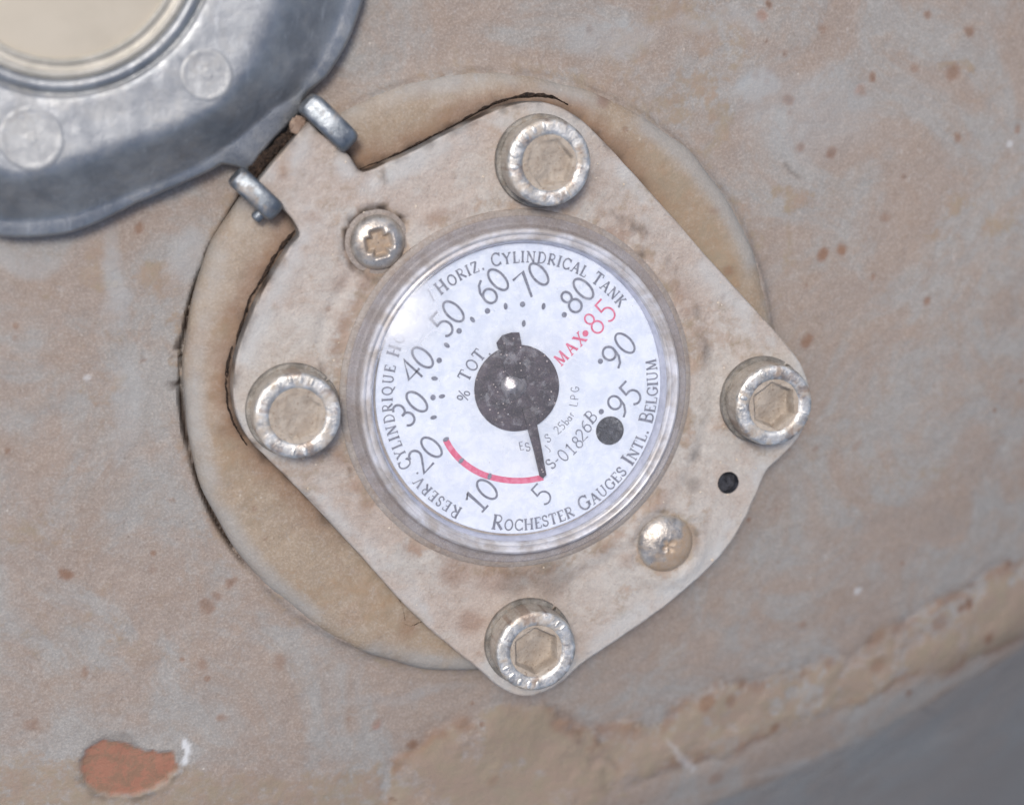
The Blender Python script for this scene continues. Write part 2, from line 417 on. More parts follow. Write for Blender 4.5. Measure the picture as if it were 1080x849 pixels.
# rust spots: x, y, radius, strength, dark
spots = [(811, 5, 5, .8, .5), (620, 33, 5, .6, .6), (978, 16, 5, .7, .2), (1022, 33, 8, .7, .2), (867, 31, 7, .4, 0), (807, 44, 3, .6, .5), (827, 58, 4, .6, .6), (920, 80, 5, .8, .3), (1004, 76, 11, .7, .1), (964, 71, 6, .5, 0),
         (831, 104, 7, .9, .3), (831, 120, 4, .5, .5), (844, 156, 6, .8, .2), (876, 160, 8, .9, .2), (953, 187, 4, .4, .5), (1011, 144, 6, .7, .1), (1073, 136, 5, .7, 0), (933, 229, 7, .5, 0), (869, 269, 8, .9, 0), (887, 262, 8, .9, 0), (922, 293, 4, .7, 0), (978, 318, 5, .8, 0),
         (796, 80, 5, .6, .3), (811, 76, 4, .6, .3), (70, 607, 8, .9, .1), (91, 709, 5, .6, 0), (33, 763, 9, .5, 0), (233, 757, 6, .6, 0), (215, 700, 6, .5, 0), (296, 698, 9, .5, 0), (243, 613, 6, .7, .3), (218, 639, 9, .6, .2), (228, 628, 6, .6, .2), (147, 240, 6, .8, 0), (150, 382, 4, .5, .2), (8, 476, 4, .7, .2),
         (1021, 636, 9, .9, .5), (1012, 641, 7, .9, .4), (959, 731, 6, 1, .2), (1043, 733, 3, .6, .8), (816, 767, 8, .7, .3), (781, 721, 8, .6, .3), (1041, 672, 9, .8, .1), (1063, 594, 6, .8, .4), (847, 659, 7, .4, 0), (1063, 713, 7, .5, .4), (852, 360, 8, .8, 0), (905, 470, 6, .4, 0), (860, 474, 6, .4, 0),
         (745, 740, 12, .7, .1), (770, 738, 9, .6, .1), (710, 800, 10, .5, 0), (755, 820, 12, .5, 0), (520, 820, 8, .3, .1), (435, 785, 7, .8, 0), (414, 842, 3, .5, .8), (676, 845, 3, .6, .6), (990, 655, 14, .5, .1), (925, 700, 12, .5, 0), (160, 600, 5, .3, 0)]
for px, py, r, am, dk in spots:
    q = PS(px, py); e = np.hypot(nx2-q[0], ny2-q[1])/r
    m = 1-sstep(.45, 1.25, e)
    stain_shade[:, 1] = np.maximum(stain_shade[:, 1], m*am*.9); stain_shade[:, 2] = np.maximum(stain_shade[:, 2], (1-sstep(.2, .8, e))*dk*.7)
for px, py, r in [(804, 18, 8), (907, 96, 8), (1064, 151, 5), (397, 763, 7), (93, 397, 4), (905, 622, 5)]:
    q = PS(px, py); m = 1-sstep(.4, 1.2, np.hypot(nx2-q[0], ny2-q[1])/r)
    mark[:, 1 if r > 5 else 0] = np.maximum(mark[:, 1 if r > 5 else 0], m*.55)
# thin scratches
for pts in [[(828, 172), (833, 181), (842, 186)], [(972, 746), (979, 751), (990, 752)]]:
    for (a, b), (c, d_) in zip(pts, pts[1:]):
        p, q = PS(a, b), PS(c, d_); ex, ey = q[0]-p[0], q[1]-p[1]
        tt = np.clip(((X-p[0])*ex+(Y-p[1])*ey)/(ex*ex+ey*ey), 0, 1); dd = np.hypot(X-p[0]-ex*tt, Y-p[1]-ey*tt)
        stain_shade[:, 2] = np.maximum(stain_shade[:, 2], np.exp(-(dd/2.2)**2)*.4)
_s = (np.interp(X, edge_w[:, 0], edge_w[:, 1])-Y)
mark[:, 2] = np.maximum(mark[:, 2]*(1-sstep(2, 14, _s)), .35*sstep(2, 14, _s)); stain_shade[:, 0] *= 1-sstep(2, 14, _s); mark[:, 0] *= 1-sstep(2, 14, _s)
stain_shade[:, 2] = np.maximum(stain_shade[:, 2], np.clip(crk*(1-cr2)*1.3*sstep(.25, .4, fbm(X, Y, 20, 51)+.1), 0, 1))
stain_shade[:, 2] = np.maximum(stain_shade[:, 2], np.exp(-((R-RR-5)/9)**2)*cr2*sstep(.5, .62, fbm(X, Y, 9, 61))*.95)
# faint dark line round the rest of the ring
stain_shade[:, 2] = np.maximum(stain_shade[:, 2], np.exp(-((R-RR-1)/3.0)**2)*.2*sstep(.35, .6, fbm(X, Y, 30, 54)))
stain_shade[:, 0] = np.maximum(stain_shade[:, 0], np.exp(-((R-RR-4)/14)**2)*.35*sstep(.35, .6, nz))
# rust-coloured streak below the ring at the lower left
nxn, nyn = len(gx), len(gy)
idx = np.arange(nxn*nyn).reshape(nyn, nxn)
F = np.stack([idx[:-1, :-1], idx[:-1, 1:], idx[1:, 1:], idx[1:, :-1]], -1).reshape(-1, 4)
tank = thing('storage_tank', (0, 0, -60), 'grey painted steel tank with rust spots and an orange chip, underneath everything', 'tank')
shell = mesh('shell', np.stack([X, Y, Z], 1), F, M_SHELL, tank, attrs={'stain_shade': stain_shade, 'mark': mark})

# ================================================================= MOUNTING RING
nA = 560
prof = [(RR+1, -40), (RR+1, -2), (RR+.3, 5), (RR-1.5, 9.5), (RR-4.5, 13.2), (RR-9, 16), (RR-15, 18.2), (RR-22, 19.5), (RR-30, 20)]+[(RR-30-5.0*k, 20.0) for k in range(1, 34)]
v, f = lathe(RC, prof, nA, wob=lambda k, a: (1.6*math.sin(3*a+.5)+1.2*math.sin(7*a+2)+.7*math.sin(17*a)+.5*math.sin(31*a+1)) if k < 9 else 0)
v = np.array(v); rr = np.hypot(v[:, 0]-RC[0], v[:, 1]-RC[1]); th = np.degrees(np.arctan2(v[:, 1]-RC[1], v[:, 0]-RC[0])) % 360
top = v[:, 2] > 5
v[:, 2] += np.where(top, (fbm(v[:, 0], v[:, 1], 50, 3)-.5)*4+(fbm(v[:, 0], v[:, 1], 12, 4)-.5)*1.4, 0)
v[:, 2] -= np.where(top, 4*sstep(RR-30, RR, rr)*0, 0)
rs = np.zeros((len(v), 3)); rm = np.zeros((len(v), 3))
n1 = fbm(v[:, 0], v[:, 1], 60, 71); n2 = fbm(v[:, 0], v[:, 1], 14, 72)
rs[:, 0] = .55*sstep(.35, .65, n1)*(1-sstep(RR-34, RR-10, rr)*.8)
rm[:, 2] = .5*sstep(RR-26, RR-10, rr)*sstep(.3, .6, n1)          # pale worn edge
for px, py, r, am in [(638, 107, 9, .8), (769, 284, 7, .6), (755, 220, 5, .6), (643, 150, 8, .5), (430, 660, 14, .4), (392, 160, 12, .3)]:
    q = P(px, py, RZ); rs[:, 1] = np.maximum(rs[:, 1], (1-sstep(.4, 1.3, np.hypot(v[:, 0]-q[0]+(n2-.5)*8, v[:, 1]-q[1]+(n1-.5)*8)/r))*am)
RINGDATA = (v, f, rs, rm)

# ================================================================= FLANGE PLATE
PT = 44.0; PB = 16.0
out_px = [(383, 181), (412, 170), (440, 158), (470, 142), (500, 127), (530, 114), (556, 108), (580, 109), (602, 119), (622, 134), (660, 174), (700, 218), (760, 286), (815, 346), (840, 376), (853, 405), (853, 436), (842, 462), (822, 484), (808, 497), (798, 520), (786, 548), (766, 580), (740, 607), (700, 641), (650, 676), (612, 702), (590, 722), (560, 734), (532, 728), (505, 706), (470, 678), (430, 642), (380, 586), (320, 522), (284, 486), (262, 462), (249, 436), (246, 404), (251, 372), (262, 340), (276, 310), (294, 280), (308, 258), (316, 246), (305, 227), (290, 212), (279, 203), (271, 195), (294, 165), (319, 135), (326, 129), (334, 137), (350, 150), (368, 164)]
out_px = catmull(out_px, 4)
rim0 = np.array([P(p[0], p[1], PT)[:2] for p in out_px])
# pinch the catmull corners only lightly: fine relief along the cast edge
def offset_loop(L_, d):
    L_ = np.array(L_); nx_ = np.roll(L_, -1, 0)-np.roll(L_, 1, 0); nn = np.stack([nx_[:, 1], -nx_[:, 0]], 1)
    nn /= np.linalg.norm(nn, axis=1)[:, None]+1e-9
    return L_+nn*d
area = .5*np.sum(rim0[:, 0]*np.roll(rim0[:, 1], -1)-np.roll(rim0[:, 0], -1)*rim0[:, 1])
if area < 0: rim0 = rim0[::-1]
jit = (fbm(rim0[:, 0], rim0[:, 1], 14, 80)-.5)*1.6
rim = offset_loop(rim0, 0)
rim = rim+(offset_loop(rim, 1)-rim)*jit[:, None]
GC = P(552, 415.5, 62)[:2]                 # centre of the dial
HOLE = P(768, 509, PT)[:2]; HR = 12.0
def inside_r(pts, rad): return pts
# top face: dense grid clipped by the outline via triangulated loops (bmesh boolean-free):
import bmesh
def plate_top():
    """constrained triangulation of the outline with holes, plus interior points for relief"""
    from mathutils.geometry import delaunay_2d_cdt
    inner = offset_loop(rim, -2.2)
    pts = [Vector(p) for p in inner]; n0 = len(pts); edges = [(i, (i+1) % n0) for i in range(n0)]
    def addloop(c, r, n):
        b = len(pts)
        for i in range(n): pts.append(Vector((c[0]+r*math.cos(2*math.pi*i/n), c[1]+r*math.sin(2*math.pi*i/n))))
        edges.extend([(b+i, b+(i+1) % n) for i in range(n)])
    addloop(GC, 150, 120); addloop(HOLE, HR, 32)
    ax = np.arange(rim[:, 0].min(), rim[:, 0].max(), 5.5); ay = np.arange(rim[:, 1].min(), rim[:, 1].max(), 5.5)
    gxx, gyy = np.meshgrid(ax, ay); gxx = gxx.ravel()+rng.uniform(-1, 1, gxx.size); gyy = gyy.ravel()+rng.uniform(-1, 1, gyy.size)
    ok = polydist(gxx, gyy, inner) > 3.0
    ok &= np.hypot(gxx-GC[0], gyy-GC[1]) > 153; ok &= np.hypot(gxx-HOLE[0], gyy-HOLE[1]) > HR+2
    for a, b in zip(gxx[ok], gyy[ok]): pts.append(Vector((a, b)))
    vs, es, fs, _, _, _ = delaunay_2d_cdt(pts, edges, [], 0, 1e-3)
    V = np.array([(p.x, p.y) for p in vs])
    cen = np.array([V[list(t)].mean(0) for t in fs])
    keep = (polydist(cen[:, 0], cen[:, 1], inner) > 0) & (np.hypot(cen[:, 0]-GC[0], cen[:, 1]-GC[1]) > 149.6) & (np.hypot(cen[:, 0]-HOLE[0], cen[:, 1]-HOLE[1]) > HR-.2)
    return V, [tuple(t) for t, k in zip(fs, keep) if k], inner
SCR1 = P(399, 256, PT+4)[:2]; SCR2 = P(703, 574, PT+4)[:2]
def ptop_z(x, y):
    r = np.hypot(x-GC[0], y-GC[1])
    z = PT+(fbm(x, y, 45, 90)-.5)*2.6+(fbm(x, y, 13, 91)-.5)*1.1
    z = z+1.6*(1-sstep(205, 214, r))                      # raised seat round the dial
    z = z-2.0*np.exp(-((r-212)/5)**2)*sstep(.35, .6, fbm(x, y, 80, 93))
    for s in (SCR1, SCR2):
        rs_ = np.hypot(x-s[0], y-s[1]); z = z+(2.4*(1-sstep(46, 51, rs_)) if s is SCR2 else 0); z = z-3.2*(1-sstep(33, 38, rs_))+.8*np.exp(-((rs_-39)/3)**2)
    return z
V2, F2, inner = plate_top()
zt = ptop_z(V2[:, 0], V2[:, 1])
Vt = np.column_stack([V2, zt])
n0 = len(rim)
lo = [np.column_stack([offset_loop(rim, -2.2), ptop_z(*offset_loop(rim, -2.2).T)]), np.column_stack([offset_loop(rim, -.7), ptop_z(*rim.T)-.7]), np.column_stack([rim, np.full(n0, PT-3.0)]),
      np.column_stack([offset_loop(rim, .4), np.full(n0, PT-12)]), np.column_stack([offset_loop(rim, .2), np.full(n0, PB)])]
vs_, fs_ = rings([list(map(tuple, a)) for a in lo])
fs_ = [g[::-1] for g in fs_]
hv, hf = lathe(HOLE, [(HR, PT+.3), (HR-.8, PT-1), (HR-1, PT-24)], 32)
PV, PF = merge((list(map(tuple, Vt)), F2), (vs_, fs_))
PV = np.array(PV)
ps = np.zeros((len(PV), 3)); pm = np.zeros((len(PV), 3))
x, y = PV[:, 0], PV[:, 1]; r = np.hypot(x-GC[0], y-GC[1])
n1 = fbm(x, y, 50, 95); n2 = fbm(x, y, 10, 96); n3 = fbm(x, y, 22, 97)
ps[:, 0] = np.maximum(.55*np.exp(-((r-190-(n1-.5)*12)/12)**2)*sstep(.3, .6, n3), .3*sstep(.5, .7, n1))
ps[:, 1] = .4*np.exp(-((r-198-(n1-.5)*16)/7)**2)*sstep(.5, .66, n3)
ps[:, 2] = .55*np.exp(-((r-206-(n3-.5)*10)/5)**2)*sstep(.48, .64, n1)*sstep(.4, .6, n2)
side = PV[:, 2] < PT-2.4
dI_0 = np.abs(polydist(x, y, [tuple(p) for p in rim[::2]]))
dI = polydist(x, y, [tuple(p) for p in rim[::2]])
pm[:, 2] = .55*np.exp(-((dI-10-(n1-.5)*22)/12)**2)*sstep(.35, .6, n3)
ps[side, 0] = .6
ulp = sstep(-60, 40, (x-RC[0])*-.7+(y-RC[1])*.7); ps[side, 2] = (.3+.65*ulp*sstep(.3, .5, fbm(x, y, 16, 98)))[side]  # side walls facing upper left painted darker, shade put into the colour
edgeb = np.exp(-(dI_0/3.5)**2)*ulp; ps[~side, 2] = np.maximum(ps[~side, 2], (.7*edgeb*sstep(.5, .62, fbm(x, y, 12, 99)))[~side])
for s in (SCR1, SCR2):
    q = np.hypot(x-s[0], y-s[1]); ps[:, 0] = np.maximum(ps[:, 0], .7*(1-sstep(30, 42, q))*sstep(.2, .5, n3)); ps[:, 2] = np.maximum(ps[:, 2], .5*np.exp(-((q-36)/2.2)**2)*sstep(.5, .6, n3))
for px, py, rr_, am in [(330, 230, 8, .3), (360, 300, 10, .3), (497, 657, 16, .5), (640, 250, 12, .4), (655, 250, 7, .5), (722, 330, 8, .3), (480, 600, 20, .4), (520, 608, 20, .35), (660, 590, 10, .4), (300, 185, 5, .4)]:
    q = P(px, py, PT); m = 1-sstep(.4, 1.3, np.hypot(x-q[0]+(n2-.5)*7, y-q[1]+(n3-.5)*9)/rr_); ps[:, 1] = np.maximum(ps[:, 1], m*am)
for px, py, rr_, am in [(370, 497, 4, .8), (407, 186, 4, .8), (396, 546, 3, .7), (730, 510, 10, .4), (733, 480, 8, .4), (580, 608, 30, .35), (545, 612, 22, .35), (676, 267, 5, .6), (368, 232, 4, .4), (560, 240, 2, .4)]:
    q = P(px, py, PT); m = 1-sstep(.4, 1.3, np.hypot(x-q[0]+(n2-.5)*5, y-q[1]+(n3-.5)*5)/rr_); ps[:, 2] = np.maximum(ps[:, 2], m*am)
flange = thing('gauge_flange', (GC[0], GC[1], PB), 'dusty diamond shaped cast metal gauge flange with its grey hinged cover swung open', 'flange')
mesh('flange_plate', PV, PF, M_PLATE, flange, attrs={'stain_shade': ps, 'mark': pm}, smooth=50)
hole = merge((hv, hf), ([(HOLE[0]+(HR-1)*math.cos(2*math.pi*i/32), HOLE[1]+(HR-1)*math.sin(2*math.pi*i/32), PT-9) for i in range(32)], [tuple(range(32))]))
mesh('pin_hole', *hole, M_HOLE, flange)

v, f, rs, rm = RINGDATA
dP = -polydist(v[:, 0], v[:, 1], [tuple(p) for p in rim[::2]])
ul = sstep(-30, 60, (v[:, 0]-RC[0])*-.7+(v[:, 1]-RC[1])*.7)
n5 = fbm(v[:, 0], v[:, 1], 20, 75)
rs[:, 1] = np.maximum(rs[:, 1], .55*ul*(1-sstep(4, 30, dP+(n5-.5)*22)))  # rusty brown shading beside the plate's upper-left edge, painted into the ring colour
rs[:, 2] = np.maximum(rs[:, 2], .8*ul*(1-sstep(-2, 9, dP+(n5-.5)*16)))  # painted shade, darkest right against the plate
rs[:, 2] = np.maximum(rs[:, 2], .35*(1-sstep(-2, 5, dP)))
ring = mesh('mounting_ring', v, f, M_RING, tank, attrs={'stain_shade': rs, 'mark': rm})
tag(ring, 'tan stained round pad welded to the tank under the flange')

# ================================================================= HINGED COVER (part of the flange)
CC = np.array([64.0, -62.0])
def ringtab(tab):
    th_ = np.array([t[0] for t in tab]); r_ = np.array([t[1] for t in tab])
    th_ = np.concatenate([th_-360, th_, th_+360]); r_ = np.tile(r_, 3)
    return th_, r_
FACE = ringtab([(0, 236), (16, 228), (30, 231), (45, 236), (57, 224), (72, 218), (87, 224), (100, 246), (112, 242), (145, 226), (190, 246), (235, 226), (280, 246), (325, 228), (348, 242)])
SLOPE = ringtab([(0, 312), (11, 310), (22, 305), (32.5, 300), (38, 288), (43, 284), (52, 280), (58, 280), (64, 278), (74, 279), (80, 284), (88, 293), (101, 303), (112, 300), (145, 282), (190, 303), (235, 282), (280, 303), (325, 284), (348, 306)])
LIP = ringtab([(0, 326), (11, 325), (20, 321), (27, 315), (31, 307), (33.5, 306), (35.3, 312), (39, 309), (43, 307.5), (47, 309), (51, 315), (52.2, 300), (54, 291), (61.6, 287), (68, 286), (74, 288), (78.6, 294), (88, 308), (101, 318), (112, 316), (145, 297), (190, 318), (235, 297), (280, 318), (325, 299), (348, 320)])
def rat(tab, t): return float(np.interp(t, tab[0], tab[1]))
NC = 360
def cring(rf, z, wob_=0):
    out = []
    for i in range(NC):
        t = i*360/NC; a = math.radians(t); r_ = rf(t)
        p = P(CC[0]+r_*math.cos(a), CC[1]+r_*math.sin(a), z)
        out.append((p[0], p[1], z))
    return out
def lerpf(a, b, k): return lambda t: rat(a, t)*(1-k)+rat(b, t)*k
cr_ = [cring(lambda t: rat(LIP, t)-1, 4), cring(lambda t: rat(LIP, t), 20), cring(lambda t: rat(LIP, t)-1, 26), cring(lambda t: rat(LIP, t)-4, 29)]
hz = [(0.0, 29.5), (.05, 30.5), (.1, 33), (.18, 38), (.34, 48.5), (.5, 58.5), (.66, 68), (.78, 74.5), (.86, 77.4), (.93, 78.9), (1, 79.5)]
for k, z in hz: cr_.append(cring(lerpf(SLOPE, FACE, k), z))
for k in np.linspace(.12, .96, 10): cr_.append(cring(lambda t, k=k: rat(FACE, t)*(1-k)+167*k, 79.6+.6*k))
circ = [(165, 79.5), (163.5, 77), (161.5, 76.6), (160, 78.2), (158, 82), (155, 84), (151, 84.4), (148, 83), (146, 79.5), (144, 78.5)]
for r_, z in circ: cr_.append(cring(lambda t, r_=r_: r_, z))
cv, cf = rings(cr_)
cv = np.array(cv)
# raised bosses on the face
for px, py, br in [(218, 78, 25), (33, 145, 29), (64, -262, 25), (-140, -60, 29)]:
    q = P(px, py, 79); d = np.hypot(cv[:, 0]-q[0], cv[:, 1]-q[1]); face = cv[:, 2] > 78.9
cv[:, 2] += (fbm(cv[:, 0], cv[:, 1], 40, 100)-.5)*1.2+(fbm(cv[:, 0], cv[:, 1], 10, 101)-.5)*.9
cv = [tuple(p) for p in cv]
cf = [g for g in cf]
cover = mesh('cover', cv, [g[::-1] for g in cf], M_COVER, flange, smooth=60)
tag(cover, 'blue grey zinc cover with a round window, hinged open at the upper left')
def carc(r0, prof, name, mat, par, cpx=CC, n=160):
    rs_ = []
    for r_, z in prof:
        rs_.append([tuple(P(cpx[0]+r_*math.cos(2*math.pi*i/n), cpx[1]+r_*math.sin(2*math.pi*i/n), z)) for i in range(n)])
    v_, f_ = rings(rs_)
    return mesh(name, v_, [g[::-1] for g in f_], mat, par)
def mat_bezelplastic():
    t = NT('yellowed_plastic_ring')
    c = t.mix(t.rng(t.noise(50, 5, .6, (1, 2, 3), .6), .35, .65), lin(184, 180, 170), lin(164, 160, 150))
    c = t.mix(t.rng(t.noise(12, 5, .6, (8, 2, 3)), .5, .75, 0, .3), c, lin(225, 220, 208))
    t.bump(t.noise(9, 4, .6), .25, 1.0)
    return t.done(c, .3, .15, .6)
M_WRING = mat_bezelplastic()
M_WDISC = mat_plain('clouded_window', lin(170, 162, 147), lin(177, 169, 154), 90, .28, .08, None, 0, .5)
carc(0, [(145, 79.5), (144, 81), (141, 82.2), (138, 81), (136.5, 77.6), (134, 77.2), (131, 77.8), (129, 80.5), (127, 80.8), (124.5, 79), (123.5, 75)], 'window_ring', M_WRING, cover)
carc(0, [(125, 76.4), (118, 76.9), (60, 78.2), (1, 78.8)], 'window', M_WDISC, cover)
M_BOSS = mat_metal('boss_zinc', lin(166, 168, 169), lin(146, 148, 150), lin(158, 153, 144), .3, .5, .5, .5, 1.0)
for px, py, br in [(218, 79, 24), (33, 146, 29)]:
    q = P(px, py, 80)
    pr = [(br+1.5, 79), (br, 80.0), (br-1.0, 80.45), (br-2.4, 80.55), (br-4.4, 80.4), (br-5.6, 80.2)]+[(k, 80.15) for k in (br-7, br-10, 12, 10, 8, 7, 6)]+[(5, 80.4), (4.4, 80.5), (3, 80.5), (0.01, 80.5)]
    bv, bf = lathe(q, pr, 64); bv = np.array(bv); bv[:, 2] += (fbm(bv[:, 0], bv[:, 1], 9, 110)-.5)*.7
    mesh('boss', bv, bf, M_BOSS, cover, smooth=25)
# hinge ears: bent lugs that reach from the cover over the flange tab
ax_d = P(320, 122, 40)[:2]-P(262, 184, 40)[:2]; ax_d /= np.linalg.norm(ax_d)       # along the hinge pin (up right)
ac_d = np.array([ax_d[1], -ax_d[0]])                                                # across, towards the gauge
def ear(px, py, width, length, zt_, name, drop):
    c = P(px, py, zt_)[:2]
    pr = []
    # profile (u along ac_d, z) of an upright lug with a round nose
    for a in np.linspace(math.pi/2, -math.pi*.45, 15): pr.append((length*.5-drop+drop*math.cos(a), zt_-drop+drop*math.sin(a)))
    pr += [(length*.5-drop-6, zt_-2*drop-4), (-length*.5, 24), (-length*.5-4, 30), (-length*.5-2, zt_-7), (-length*.5+6, zt_-2.2)]
    loops = []
    for w_, ins in ((-width/2, 5), (-width/2+1.2, 2.2), (-width/2+3.5, .6), (-width/2+7, 0), (width/2-7, 0), (width/2-3.5, .6), (width/2-1.2, 2.2), (width/2, 5)):
        cu = np.mean([q[0] for q in pr]); cz = np.mean([q[1] for q in pr])
        lp = []
        for u_, z_ in pr:
            dl = math.hypot(u_-cu, z_-cz); k = (dl-ins)/dl
            uu, zz = cu+(u_-cu)*k, cz+(z_-cz)*k
            p = c+ac_d*uu+ax_d*w_; lp.append((p[0], p[1], zz))
        loops.append(lp)
    v_, f_ = rings(loops, True, True)
    return mesh(name, v_, f_, M_HINGE, cover, smooth=50)
ear(351, 132, 24, 58, 60, 'hinge_ear', 14)
ear(274, 208, 22, 52, 58, 'hinge_ear', 13)
# hinge pin
pa = P(300, 245, 46)[:2]*0+P(276, 226, 44)[:2]; pb = P(354, 146, 44)[:2]
dd = (pb-pa)/np.linalg.norm(pb-pa); e2 = np.array([dd[1], -dd[0]]); lp = []
for s_, rr_ in ((-9, 2), (-8, 5), (-6, 6), (0, 6), (np.linalg.norm(pb-pa), 6), (np.linalg.norm(pb-pa)+10, 6), (np.linalg.norm(pb-pa)+12, 5), (np.linalg.norm(pb-pa)+13, 2)):
    lp.append([(pa[0]+dd[0]*s_+e2[0]*rr_*math.cos(a), pa[1]+dd[1]*s_+e2[1]*rr_*math.cos(a), 35+rr_*math.sin(a)) for a in np.linspace(0, 2*math.pi, 20, endpoint=False)])
mesh('hinge_pin', *rings(lp, True, True), M_HINGE, flange)

# ================================================================= DIAL GAUGE
DZ = 49.0
gauge = thing('dial_gauge', (GC[0], GC[1], 46), 'round white dial gauge under a clear lens, with black pointer and red arc', 'gauge')
mesh('case', *lathe(GC, [(187, 44.5), (186.5, 46.6), (184, 48), (181, 48.2), (177, 48.4), (172, 49.0), (160, 49.0)], 180), M_CASE, gauge, attrs=None)
mesh('case_wall', *lathe(GC, [(157, 60), (154.9, 56), (153.4, 52), (152.6, 47)], 180), M_WALL, gauge)
dc = P(549.5, 412, DZ)[:2]; lc = P(550.5, 412.5, DZ)[:2]
dial = mesh('dial_face', *merge(lathe(dc, [(151.4, DZ-3), (151.4, DZ-.6), (150.7, DZ), (120, DZ), (80, DZ), (40, DZ), (.5, DZ)], 180)), M_DIAL, gauge)
mesh('lens_rim', *lathe(GC, [(180.5, 47.4), (180, 50.6), (178.6, 51.8), (177, 51.2), (174, 50.2), (171.5, 51.5), (170.4, 56), (169.2, 60.6), (167.4, 63.6), (165.4, 64.8), (163.6, 64.2), (162.4, 62.6), (160.6, 62.8), (159, 63.8), (157.4, 63.2), (156.4, 61.4), (155.5, 59)], 240), M_RIM, gauge)
hzc = P(417, 327, 61)
M_LENS = mat_lens('dusty_clear_lens', hzc[0], hzc[1])
lens = mesh('lens', *lathe(GC, [(156.6, 60.2), (155, 60.9), (150, 61.0), (100, 61.0), (50, 61.0), (.3, 61.0)], 180), M_LENS, gauge)

